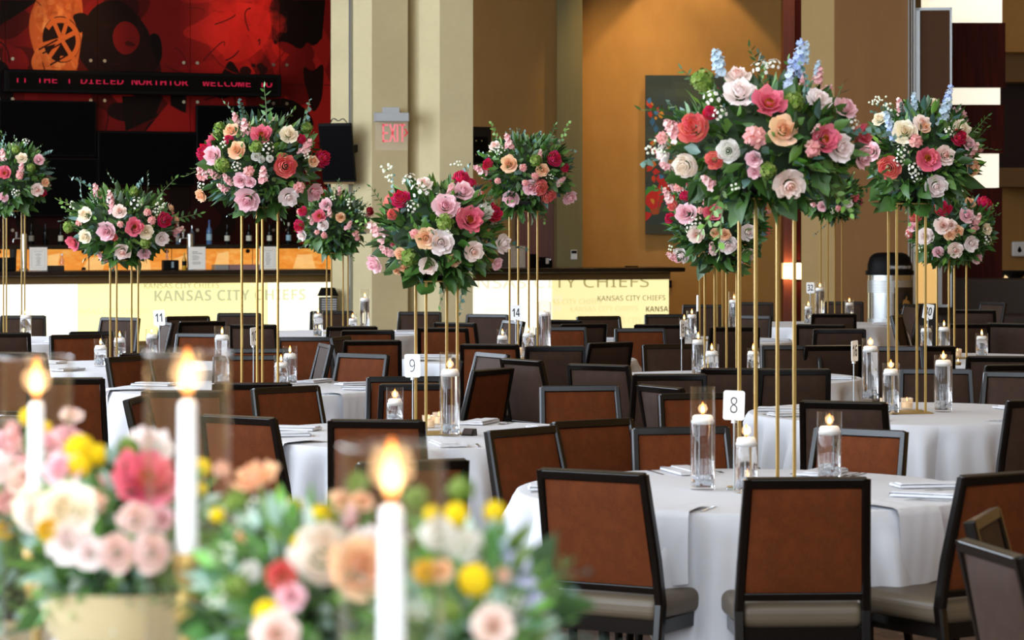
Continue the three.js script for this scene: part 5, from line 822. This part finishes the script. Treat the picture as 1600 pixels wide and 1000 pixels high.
function arrangement(key, label, cx, cy, rx, ry, blooms, extra = 16, sprigs = 22) {
  const s = STANDS[key], t = TABLES[key], z = t.z, k = z / F, c = at(cx, cy, z), A = rx * k, Bv = ry * k, base = s.top + 0.002;
  const o = thing('flower_arrangement', label, 'flower arrangement', [s.x, base, -z], 0, 'flower arrangements on gold stands');
  const mid = V(c.x - s.x, c.y - base, 0), E = V(A, Bv, A * 0.92);
  part('bowl', lathe([[0.001, 0], [0.06, 0], [0.1, 0.03], [0.115, 0.075], [0.105, 0.075], [0.09, 0.035], [0.001, 0.02]], 24), bowlMat, o);
  part('floral_foam', new THREE.SphereGeometry(1, 20, 14).scale(E.x * 0.72, E.y * 0.72, E.z * 0.72).translate(mid.x, mid.y, 0), foamMat, o);
  const surf = (d, f) => V(d.x * E.x * f, d.y * E.y * f, d.z * E.z * f).add(mid), rdir = () => { const y = rr(-1, 1), a = rr(0, 6.283), q = Math.sqrt(1 - y * y); return V(Math.cos(a) * q, y, Math.sin(a) * q); };
  const fol = part('foliage', small(780, () => { const d = rdir(), f = rr(0.66, 0.93); return [surf(d, f), d, rr(0.05, 0.1), rr(0.022, 0.05), rnd() < 0.8 ? GREEN : rnd() < 0.5 ? LIME : BLUEGREEN]; }), leafMat, o); fol.userData.kind = 'stuff';
  for (let i = 0; i < 26; i++) { const d = i < 15 ? V(Math.cos(i / 15 * 6.283), rr(-0.9, -0.45), Math.sin(i / 15 * 6.283)).normalize() : rdir(), m = part('leaf', pick(LEAVES), leafMat, o); m.position.copy(surf(d, rr(0.72, 0.84))); const f = i < 15 ? d.clone().add(V(0, -0.55, 0)).normalize() : d.clone().add(V(0, 0.3, 0)).normalize(); aim(m, f, rr(0, 6)); m.scale.setScalar(rr(0.085, 0.145)); }
  for (let i = 0; i < sprigs; i++) { const d = rdir(); if (d.z > 0.45) d.z *= -1; if (d.y < -0.25 && rnd() < 0.7) d.y *= -1; d.normalize(); const m = part('sprig', pick(SPRIGS), leafMat, o); m.position.copy(surf(d, 0.66)); const f = d.clone(); if (f.y < -0.3) f.y -= 0.8; else f.y += 0.25; aim(m, f.normalize(), rr(0, 6)); m.scale.setScalar(rr(0.45, 0.85) * Math.min(1.15, A / 0.36)); }
  for (let i = 0; i < 26; i++) { const a = i / 26 * 6.283 + rr(-0.1, 0.1), m = part('leaf', pick(LEAVES), leafMat, o); m.position.set(Math.cos(a) * 0.09, rr(0.0, 0.09), Math.sin(a) * 0.09); aim(m, V(Math.cos(a), rr(-1.6, -0.1), Math.sin(a)).normalize(), rr(0, 6)); m.scale.setScalar(rr(0.09, 0.15)); }
  const used = [];
  const add = (type, p, out, r) => { const m = part(KINDS[type][0], bloomGeo(type), bloomMat, o); m.position.copy(p); aim(m, out, rr(0, 6.28)); m.scale.setScalar(r); used.push(p); };
  for (const [px, py, size, type] of blooms) {
    const p = at(px, py, z), X = p.x - c.x, Y = p.y - c.y, q = (X / E.x) ** 2 + (Y / E.y) ** 2, Z = E.z * Math.sqrt(Math.max(0.02, 1 - q)), r = size * k / 2;
    const k2 = (z - Z) / F, w = V((px - 800) * k2 - s.x, EYE - (py - HORIZON) * k2 - base, Z * 0.97), n = V(X / E.x / E.x, Y / E.y / E.y, Z / E.z / E.z).normalize().multiplyScalar(0.85).add(V(0, 0.08, 0.6)).normalize();
    const spike = 'bSl'.includes(type); if (spike) n.set(n.x * 1.3, Math.max(0.35, n.y + 0.7), n.z * 0.35).normalize();
    add(type, w.addScaledVector(n, r * (spike ? 0 : 0.15)), n, r * (spike ? 1.15 : type === 'w' || type === 'n' ? 1.1 : 1.12));
  }
  for (let i = 0; i < extra; i++) { // the far side, and gaps
    const d = rdir(); d.z = -Math.abs(d.z); d.y = Math.abs(d.y) * 0.9 - 0.25; d.normalize(); const type = pick([...'WPOKSpCwRA']); add(type, surf(d, 0.98), d, rr(0.035, 0.058));
  }
}
arrangement(8, 'largest, nearest tall bouquet of blush and coral blooms with blue delphinium spikes', 1193, 228, 158, 100, [
  [1157, 150, 46, 'W'], [1153, 124, 36, 'Q'], [1202, 164, 48, 'K'], [1223, 206, 42, 'O'], [1277, 159, 36, 'W'], [1318, 172, 36, 'P'], [1310, 231, 40, 'W'], [1287, 218, 42, 'K'], [1268, 233, 30, 'p'], [1086, 202, 48, 'A'], [1110, 178, 24, 'R'], [1073, 258, 40, 'B'], [1139, 236, 36, 'M'], [1117, 250, 28, 'A'], [1232, 286, 44, 'Q'],
  [1178, 248, 22, 'P'], [1179, 268, 20, 'P'], [1180, 213, 40, 'p'], [1052, 208, 34, 'S'], [1038, 216, 24, 'p'], [1026, 232, 26, 'n'], [1115, 157, 30, 'w'], [1190, 114, 32, 'w'], [1208, 106, 24, 'w'], [1126, 108, 34, 'l'], [1118, 98, 24, 'l'], [1232, 135, 34, 'b'], [1246, 105, 36, 'b'], [1258, 88, 26, 'l'], [1279, 121, 28, 'S'], [1276, 112, 20, 'l'], [1240, 161, 32, 'g'], [1098, 128, 36, 'g'], [1345, 246, 32, 'P'], [1346, 212, 32, 'K'], [1108, 286, 28, 'S'], [1125, 180, 24, 'w'], [1045, 262, 26, 'S'], [1040, 240, 22, 'n'], [1275, 205, 20, 'S'], [1200, 265, 26, 'g'], [1150, 288, 22, 'n'], [1330, 195, 22, 'w'], [1255, 125, 20, 'S'],
], 18, 30);
arrangement(16, 'tall bouquet right of the largest one, with coral and hot pink blooms', 1442, 242, 90, 82, [
  [1449, 247, 36, 'K'], [1390, 262, 36, 'A'], [1461, 289, 32, 'W'], [1414, 208, 34, 'C'], [1475, 243, 28, 'Q'], [1363, 237, 28, 'P'], [1440, 193, 24, 'Q'], [1501, 203, 26, 'C'], [1518, 236, 26, 'S'], [1497, 216, 26, 'R'], [1518, 261, 24, 'O'], [1430, 222, 26, 'p'], [1407, 169, 26, 'S'], [1391, 196, 26, 'l'], [1394, 212, 20, 'b'], [1475, 182, 34, 'l'], [1479, 160, 24, 'b'], [1429, 165, 22, 'l'], [1410, 237, 20, 'w'], [1428, 264, 20, 'w'], [1405, 251, 18, 'w'], [1378, 160, 20, 'n'], [1368, 165, 18, 'n'], [1348, 212, 26, 'R'], [1376, 188, 22, 'C'], [1390, 170, 22, 'n'], [1482, 208, 18, 'w'], [1445, 200, 16, 'O'], [1512, 225, 20, 'P'], [1432, 274, 18, 'w'], [1497, 296, 16, 'n'],
], 14, 26);
arrangement(9, 'low bouquet of pale roses and one bright pink peony above table nine', 683, 362, 98, 80, [
  [696, 325, 36, 'P'], [733, 344, 40, 'K'], [689, 378, 36, 'W'], [667, 372, 30, 'O'], [669, 413, 26, 'Q'], [709, 406, 18, 'O'], [738, 392, 28, 'Q'], [723, 302, 30, 'P'], [720, 281, 28, 'R'], [769, 333, 30, 'R'], [757, 331, 28, 'M'], [627, 313, 30, 'R'], [592, 364, 36, 'S'], [605, 393, 24, 'S'], [627, 396, 18, 'O'], [632, 415, 18, 'O'], [621, 420, 16, 'O'], [588, 411, 28, 'P'], [783, 380, 28, 'W'], [775, 411, 18, 'P'], [704, 303, 28, 'S'], [660, 301, 32, 'w'], [663, 290, 24, 'Q'], [695, 348, 28, 'g'], [640, 402, 28, 'g'], [645, 325, 20, 'w'], [608, 268, 26, 'n'], [612, 282, 22, 'n'], [715, 262, 20, 'n'], [640, 285, 24, 'w'], [648, 365, 18, 'p'], [735, 288, 20, 'R'], [615, 335, 20, 'A'], [700, 360, 16, 'n'],
], 14, 26);
arrangement(10, 'tall bouquet before the red mural, a pink rose hanging at its base', 408, 258, 94, 76, [
  [409, 212, 30, 'K'], [322, 239, 30, 'R'], [335, 244, 28, 'P'], [371, 236, 25, 'O'], [445, 260, 36, 'A'], [388, 310, 36, 'P'], [450, 306, 28, 'W'], [316, 304, 20, 'O'], [362, 206, 22, 'O'], [450, 212, 26, 'C'], [502, 248, 28, 'R'], [369, 190, 24, 'S'], [383, 202, 26, 'S'], [411, 275, 26, 'S'], [390, 268, 20, 'p'], [376, 281, 20, 'P'], [391, 284, 16, 'P'], [349, 295, 20, 'S'], [356, 281, 20, 'S'], [478, 232, 28, 'S'], [489, 299, 28, 'P'], [467, 291, 22, 'p'], [400, 244, 16, 'M'], [408, 249, 12, 'M'], [421, 248, 12, 'M'], [351, 227, 18, 'n'], [345, 203, 22, 'g'], [348, 258, 24, 'g'], [400, 231, 22, 'g'], [479, 200, 18, 'g'], [488, 252, 16, 'O'], [320, 270, 22, 'S'], [478, 245, 16, 'n'], [418, 232, 20, 'w'], [358, 219, 16, 'R'], [334, 273, 20, 'S'], [370, 260, 16, 'w'], [318, 290, 16, 'w'], [470, 218, 16, 'R'],
], 14, 26);
arrangement(11, 'low bouquet with coral peonies before the amber bar band at left', 192, 350, 84, 56, [
  [210, 354, 26, 'K'], [167, 361, 26, 'P'], [116, 377, 24, 'K'], [134, 369, 20, 'C'], [134, 336, 22, 'C'], [192, 391, 24, 'Q'], [187, 331, 20, 'Q'], [151, 300, 22, 'S'], [172, 311, 22, 'S'], [175, 324, 20, 'S'], [256, 344, 24, 'R'], [178, 370, 12, 'A'], [228, 362, 20, 'C'], [252, 372, 20, 'W'], [276, 361, 20, 'S'], [225, 395, 18, 'P'], [108, 355, 18, 'g'], [227, 379, 18, 'g'], [213, 320, 20, 'w'], [250, 322, 20, 'n'], [118, 325, 20, 'n'], [188, 350, 12, 'p'], [125, 348, 14, 'p'], [236, 345, 16, 'p'], [160, 402, 20, 'S'], [244, 332, 14, 'w'], [210, 300, 16, 'g'], [230, 332, 14, 'p'],
], 12, 26);
arrangement(14, 'tall bouquet behind the exit-sign column with peach roses and red buds', 824, 264, 74, 56, [
  [796, 257, 24, 'O'], [865, 249, 24, 'R'], [847, 266, 18, 'O'], [842, 292, 26, 'A'], [829, 292, 22, 'P'], [857, 304, 24, 'A'], [799, 308, 24, 'P'], [763, 257, 18, 'R'], [795, 224, 24, 'S'], [774, 229, 16, 'Q'], [753, 268, 24, 'S'], [837, 251, 20, 'g'], [888, 307, 22, 'P'], [882, 262, 14, 'R'], [752, 304, 16, 'A'], [875, 284, 18, 'S'], [818, 262, 14, 'p'], [843, 243, 16, 'S'], [783, 236, 16, 'w'], [836, 275, 14, 'p'], [778, 282, 12, 'p'], [858, 275, 12, 'n'], [820, 285, 12, 'p'],
], 14, 26);
arrangement(15, 'low bouquet of pink blooms in front of the painting, beneath the largest bouquet', 1122, 352, 78, 62, [
  [1073, 335, 30, 'P'], [1114, 332, 30, 'K'], [1089, 366, 24, 'Q'], [1048, 341, 18, 'R'], [1066, 397, 24, 'W'], [1136, 381, 26, 'W'], [1167, 363, 24, 'W'], [1166, 397, 24, 'Q'], [1118, 364, 14, 'O'], [1133, 366, 16, 'O'], [1113, 389, 22, 'S'], [1072, 308, 20, 'R'], [1044, 307, 24, 'S'], [1052, 322, 18, 'A'], [1105, 312, 24, 'S'], [1161, 326, 26, 'P'], [1088, 348, 20, 'w'], [1080, 356, 18, 'w'], [1053, 385, 18, 'n'], [1053, 402, 22, 'S'], [1146, 335, 18, 'S'], [1180, 335, 18, 'S'], [1060, 296, 18, 'p'], [1125, 312, 18, 'p'], [1158, 310, 16, 'R'], [1095, 330, 14, 'p'],
], 10, 18);
arrangement(30, 'low bouquet of coral and blush blooms before the timber light tower', 1488, 362, 66, 56, [
  [1474, 327, 26, 'R'], [1473, 353, 24, 'Q'], [1486, 352, 16, 'Q'], [1496, 361, 16, 'O'], [1484, 367, 16, 'O'], [1510, 338, 22, 'P'], [1525, 347, 24, 'S'], [1537, 320, 26, 'R'], [1447, 369, 24, 'W'], [1432, 339, 22, 'A'], [1451, 320, 18, 'W'], [1517, 380, 22, 'W'], [1492, 390, 22, 'Q'], [1466, 393, 16, 'P'], [1526, 403, 16, 'P'], [1541, 358, 16, 'C'], [1515, 318, 16, 'O'], [1427, 355, 14, 'P'], [1440, 385, 14, 'n'], [1540, 375, 16, 'w'], [1520, 360, 12, 'p'],
], 12, 22);
arrangement('col', 'low bouquet below the wall television with a red bloom at its tip', 520, 347, 56, 50, [
  [500, 338, 20, 'K'], [509, 321, 18, 'P'], [505, 352, 16, 'W'], [532, 340, 14, 'O'], [577, 330, 14, 'r'], [469, 353, 20, 'R'], [474, 331, 16, 'R'], [473, 367, 16, 'W'], [515, 333, 16, 'S'], [545, 353, 16, 'S'], [573, 356, 14, 'C'], [496, 363, 10, 'p'], [507, 367, 12, 'p'], [490, 300, 16, 'R'], [555, 365, 12, 'p'], [545, 318, 18, 'n'], [565, 335, 14, 'n'], [486, 345, 14, 'S'], [520, 312, 14, 'n'], [558, 372, 10, 'p'], [530, 300, 14, 'S'],
], 12, 22);
arrangement('bar', 'tall bouquet cut off by the left picture edge, before the dark screens', 22, 276, 56, 50, [
  [8, 271, 20, 'K'], [34, 248, 16, 'C'], [5, 243, 18, 'S'], [33, 264, 18, 'S'], [30, 275, 14, 'p'], [60, 251, 16, 'P'], [57, 296, 18, 'Q'], [6, 307, 14, 'P'], [67, 301, 12, 'R'], [48, 262, 14, 'g'], [25, 300, 14, 'w'], [-15, 260, 20, 'W'], [-20, 290, 20, 'K'], [70, 285, 12, 'O'], [40, 223, 12, 'w'], [25, 235, 14, 'g'],
], 10, 22);
arrangement(32, 'tall bouquet mostly hidden between the two largest ones, on table thirty-two', 1300, 308, 50, 38, [
  [1285, 322, 14, 'P'], [1310, 325, 12, 'p'], [1325, 318, 14, 'W'], [1270, 318, 14, 'S'], [1335, 308, 14, 'K'], [1300, 330, 10, 'n'],
], 16, 18);
arrangement('end', 'tall bouquet largely hidden behind the largest one, on the table by the bar end', 1108, 288, 58, 46, [
  [1068, 300, 18, 'S'], [1080, 288, 16, 'R'], [1062, 285, 16, 'p'], [1075, 270, 14, 'P'], [1100, 310, 16, 'S'], [1058, 296, 12, 'S'], [1125, 312, 14, 'P'], [1150, 305, 14, 'K'],
], 14, 20);
// ---------------------------------------------------------------- raised head table close to the camera, out of focus
const HY = 1.2;
{
  const p1 = V(-1.0, HY, -4.1), p2 = V(0.1, HY, -1.9), mid = p1.clone().add(p2).multiplyScalar(0.5), len = 3.0, ang = Math.atan2(p1.z - p2.z, p2.x - p1.x), turn = Math.atan2(-(p2.z - p1.z), p2.x - p1.x);
  const st = single('stage_platform', [box(4.2, 0.44, 2.2, -0.2, 0.22, -0.3)], M.carpet, 'low carpeted platform carrying the flower-decked table nearest to us', 'platform', [mid.x, 0, mid.z], turn);
  const t = thing('head_table', 'long raised table under a white cloth nearest to us', 'table', [mid.x, 0.44, mid.z], turn);
  part('tabletop', box(len, 0.03, 0.72, 0, HY - 0.44 - 0.018, 0), M.tableTop, t);
  for (const [a, b] of [[1, 1], [1, -1], [-1, 1], [-1, -1]]) part('leg', cyl(0.02, 0.02, HY - 0.48, a * len * 0.45, (HY - 0.48) / 2, b * 0.3, 10), M.steel, t);
  const cl = []; cl.push(box(len + 0.02, 0.004, 0.74, 0, 0, 0));
  for (const s of [-1, 1]) { const g = new THREE.PlaneGeometry(len + 0.02, 0.6, 90, 6), p = g.attributes.position; for (let i = 0; i < p.count; i++) { const v = 0.5 - p.getY(i) / 0.6, x = p.getX(i); p.setZ(i, s * (0.372 + v * (0.02 + 0.018 * Math.sin(x * 24) + 0.012 * Math.sin(x * 41 + 1)))); p.setY(i, -v * 0.6); } g.computeVertexNormals(); cl.push(g); }
  for (const s of [-1, 1]) cl.push(box(0.004, 0.6, 0.74, s * (len / 2 + 0.01), -0.3, 0));
  single('tablecloth', cl, M.cloth, 'white cloth on the long raised table nearest to us', 'tablecloth', [mid.x, HY, mid.z], turn);
}
const fgPos = (px, py, z) => at(px, py, z);
// hurricane glasses with taper candles
const taperSet = (px, z, yTop, yBottom, gTop, words, gw) => {
  const x = at(px, 0, z).x, top = at(0, yTop, z).y, bot = Math.max(HY + 0.05, at(0, yBottom, z).y), gt = at(0, gTop, z).y, o = thing('taper_candle', `lit white taper on a gold holder, ${words}`, 'candle', [x, HY + 0.003, -z], 0, 'taper candles');
  const b = bot - HY; part('holder', lathe([[0.001, 0.003], [0.036, 0.003], [0.034, 0.01], [0.008, 0.02], [0.007, b * 0.45], [0.014, b * 0.5], [0.016, b * 0.53], [0.014, b * 0.57], [0.007, b * 0.62], [0.013, b * 0.7], [0.016, b * 0.75], [0.013, b * 0.8], [0.008, b * 0.84], [0.016, b * 0.93], [0.017, b], [0.001, b]], 24), M.gold, o);
  const c = part('taper', lathe([[0.001, b - 0.005], [0.0118, b - 0.005], [0.0098, top - HY - 0.004], [0.006, top - HY], [0.001, top - HY]], 20), M.taper, o);
  flame(c, top - HY + 0.008, 1.35, 0.03);
  const h = thing('hurricane_glass', `clear glass cylinder around the taper candle, ${words}`, 'glass cylinder', [x, HY + 0.003, -z], 0, 'hurricane glasses'), r = gw, gh = gt - HY;
  part('glass', lathe([[r, 0.001], [r + 0.002, 0.001], [r + 0.002, gh], [r - 0.001, gh], [r - 0.001, 0.004]], 40), M.glass, h); part('rim', new THREE.TorusGeometry(r + 0.0005, 0.0022, 8, 44).rotateX(Math.PI / 2).translate(0, gh, 0), M.glass, h);
};
taperSet(57, 3.4, 632, 860, 562, 'leftmost of the three in front', 0.043);
taperSet(293, 2.9, 630, 868, 556, 'middle of the three in front', 0.044);
taperSet(612, 2.25, 796, 1030, 702, 'rightmost of the three in front', 0.042);
// compote bowls of garden flowers
const paleGold = std({ color: '#c9b58a', roughness: 0.55, metalness: 0.2 });
function compote(px, z, label, rimPy, r, blooms, nLeaf, spread) {
  const x = at(px, 0, z).x, rim = at(0, rimPy, z).y - HY, o = thing('flower_bowl', label, 'flower arrangement', [x, HY + 0.003, -z], 0, 'bowls of garden flowers on the head table');
  part('bowl', lathe([[0.001, 0.0], [r * 0.55, 0.0], [r * 0.5, 0.01], [0.02, 0.025], [0.018, rim * 0.4], [r * 0.5, rim * 0.5], [r * 0.88, rim * 0.75], [r, rim], [r * 0.94, rim], [r * 0.8, rim * 0.78], [0.001, rim * 0.55]], 36), paleGold, o);
  const c = V(0, rim + 0.03, 0);
  part('floral_foam', new THREE.SphereGeometry(1, 18, 12).scale(spread.x * 0.55, spread.y * 0.5, spread.z * 0.55).translate(0, rim + spread.y * 0.25, 0), foamMat, o);
  const rdir = () => { const y = rr(-0.55, 1), a = rr(0, 6.283), q = Math.sqrt(1 - y * y); return V(Math.cos(a) * q, y, Math.sin(a) * q); };
  const fl = part('foliage', small(nLeaf, () => { const d = rdir(), f = rr(0.45, 1.0); return [V(d.x * spread.x * f, rim + 0.02 + d.y * spread.y * f * (d.y < 0 ? 0.5 : 1), d.z * spread.z * f), d, rr(0.02, 0.045), rr(0.01, 0.022), rnd() < 0.45 ? FRESH : rnd() < 0.55 ? LIME : PALEBLUE]; }), leafFresh, o); fl.userData.kind = 'stuff';
  for (let i = 0; i < 12; i++) { const d = rdir(), m = part('leaf', pick(LEAVES), leafFresh, o); m.position.set(d.x * spread.x * 0.7, rim + 0.02 + Math.max(-0.03, d.y * spread.y * 0.6), d.z * spread.z * 0.7); const f = d.clone(); f.y -= 0.2; aim(m, f.normalize(), rr(0, 6)); m.scale.setScalar(rr(0.04, 0.075)); }
  for (let i = 0; i < 12; i++) { const d = rdir(); d.y = Math.abs(d.y); const m = part('sprig', pick(SPRIGS), leafFresh, o); m.position.set(d.x * spread.x * 0.6, rim + d.y * spread.y * 0.6, d.z * spread.z * 0.6); aim(m, d.add(V(0, 0.4, 0)).normalize(), rr(0, 6)); m.scale.setScalar(rr(0.2, 0.32)); }
  for (const [bx, by, size, type, dz = 0] of blooms) {
    const Z = z - dz, p = at(bx, by, Z), k = Z / F, m = part(KINDS[type][0], bloomGeo(type), bloomMat, o), n = V((p.x - x) * 2.2, Math.max(0.1, (p.y - HY - rim) * 2.5), 0.35 + dz).normalize();
    m.position.set(p.x - x, p.y - HY, -Z + z); aim(m, n, rr(0, 6)); m.scale.setScalar(size * k / 2 * ('Sbl'.includes(type) ? 1.3 : 1.05));
    const a = V(0, rim * 0.9, 0), e = m.position.clone().addScaledVector(n, -size * k * 0.2); part('stem', tube([a, a.clone().lerp(e, 0.5).add(V(0, 0.012, 0)), e], 0.0022, 5, 8), stemMat, o);
  }
}
const FRESH = ['#74a84c', '#5f9a44', '#8aba5e', '#508a3c', '#86b06c'].map(C3), PALEBLUE = ['#a3c0b0', '#b8d0c0', '#8fb0a2', '#c6d8ca'].map(C3), stemMat = std({ color: '#6f9a48', roughness: 0.6 }), leafFresh = leafMat.clone(); leafFresh.transmission = 0.3; leafFresh.roughness = 0.9;
compote(20, 3.55, 'bowl of pale pink and yellow garden flowers, leftmost of those in front', 960, 0.085, [
  [45, 655, 34, 'y', 0], [70, 672, 26, 'y', 0], [35, 745, 56, 'S', 0.05], [75, 700, 44, 'P', 0.08], [20, 690, 50, 'S', 0.05], [40, 760, 60, 'Q', 0.1], [12, 790, 50, 'p', 0.08], [110, 655, 36, 'Q', 0], [105, 690, 50, 'P', 0.02], [60, 800, 80, 'C', 0.16], [-20, 740, 70, 'W', 0.1], [-10, 700, 50, 'P', 0], [5, 830, 40, 'Y', 0.1], [85, 740, 50, 'P', 0.05],
], 420, V(0.075, 0.12, 0.09));
compote(196, 3.05, 'bowl with a coral peony and pale peach roses between the first two tapers', 918, 0.1, [
  [228, 755, 104, 'K', 0.06], [125, 706, 52, 'y', 0], [152, 715, 40, 'y', 0], [124, 733, 42, 'y', 0.02], [212, 815, 58, 'q', 0.14], [182, 868, 64, 'q', 0.17], [236, 868, 66, 'q', 0.17], [105, 805, 90, 'C', 0.14], [60, 808, 70, 'B', 0.12], [110, 850, 70, 'W', 0.16], [230, 708, 78, 'W', -0.06], [252, 815, 40, 'P', 0.1], [150, 790, 50, 'e', 0.08], [175, 738, 44, 'O', -0.02], [75, 832, 40, 'Y', 0.16], [140, 870, 50, 'W', 0.17], [160, 770, 44, 'S', 0.02], [100, 740, 60, 'P', 0.02], [262, 770, 36, 'P', 0.02], [315, 735, 34, 'y', -0.08], [312, 770, 28, 'y', -0.06], [345, 740, 36, 'e', -0.08], [200, 705, 40, 'g', -0.02],
], 620, V(0.105, 0.12, 0.1));
compote(470, 2.7, 'bowl of cream and yellow blooms between the middle and right tapers', 1010, 0.1, [
  [402, 756, 74, 'O', -0.25], [500, 818, 54, 'y', 0], [472, 858, 44, 'y', 0.06], [505, 872, 112, 'B', 0.1], [440, 905, 52, 'A', 0.14], [455, 938, 44, 'P', 0.15], [418, 962, 46, 'y', 0.18], [432, 996, 70, 'Q', 0.2], [560, 895, 96, 'O', 0.16], [535, 790, 40, 'O', 0.02], [565, 790, 34, 'O', 0.02], [545, 815, 46, 'S', 0.02], [575, 865, 70, 'W', 0.1], [385, 830, 50, 'w', -0.05], [370, 790, 44, 'g', -0.12], [345, 815, 40, 'n', -0.06], [410, 805, 44, 'n', -0.1], [355, 870, 44, 'n', 0.05], [390, 900, 40, 'M', 0.08], [460, 795, 28, 'y', -0.04], [340, 810, 26, 'y', -0.05], [382, 845, 28, 'O', -0.02], [370, 920, 44, 'g', 0.1], [560, 760, 40, 'g', -0.05], [345, 940, 40, 'n', 0.15],
], 640, V(0.1, 0.115, 0.09));
compote(735, 2.45, 'bowl with white, yellow and lavender blooms at the right end of the head table', 1040, 0.1, [
  [685, 840, 60, 'M', 0.05], [725, 858, 64, 'M', 0.05], [742, 912, 56, 'y', 0.1], [773, 805, 38, 'y', -0.05], [713, 810, 44, 'y', 0], [675, 808, 30, 'y', 0], [808, 882, 46, 'v', 0], [826, 930, 54, 'v', 0.04], [785, 905, 30, 'e', 0.06], [665, 900, 44, 'Y', 0.12], [690, 898, 34, 'O', 0.12], [770, 985, 62, 'Q', 0.12], [842, 985, 60, 'M', 0.02], [765, 950, 40, 'n', 0.08], [650, 785, 44, 'g', -0.05], [720, 770, 46, 'g', -0.05], [780, 868, 36, 'l', 0], [800, 955, 40, 'w', 0.06], [700, 960, 44, 'g', 0.14], [660, 960, 40, 'n', 0.14], [760, 890, 30, 'w', 0.04], [630, 850, 36, 'n', 0.02],
], 640, V(0.07, 0.1, 0.08));
single('charger_plate', lathe([[0.001, 0.002], [0.1, 0.0], [0.145, 0.012], [0.15, 0.016], [0.14, 0.014], [0.1, 0.005], [0.001, 0.006]], 40), std({ color: '#f4f3f0', roughness: 0.35 }), 'white plate on the raised table beside the left taper', 'plate', [at(115, 0, 2.75).x, HY + 0.003, -2.75]);

// ---------------------------------------------------------------- done
renderer.render(scene, camera);
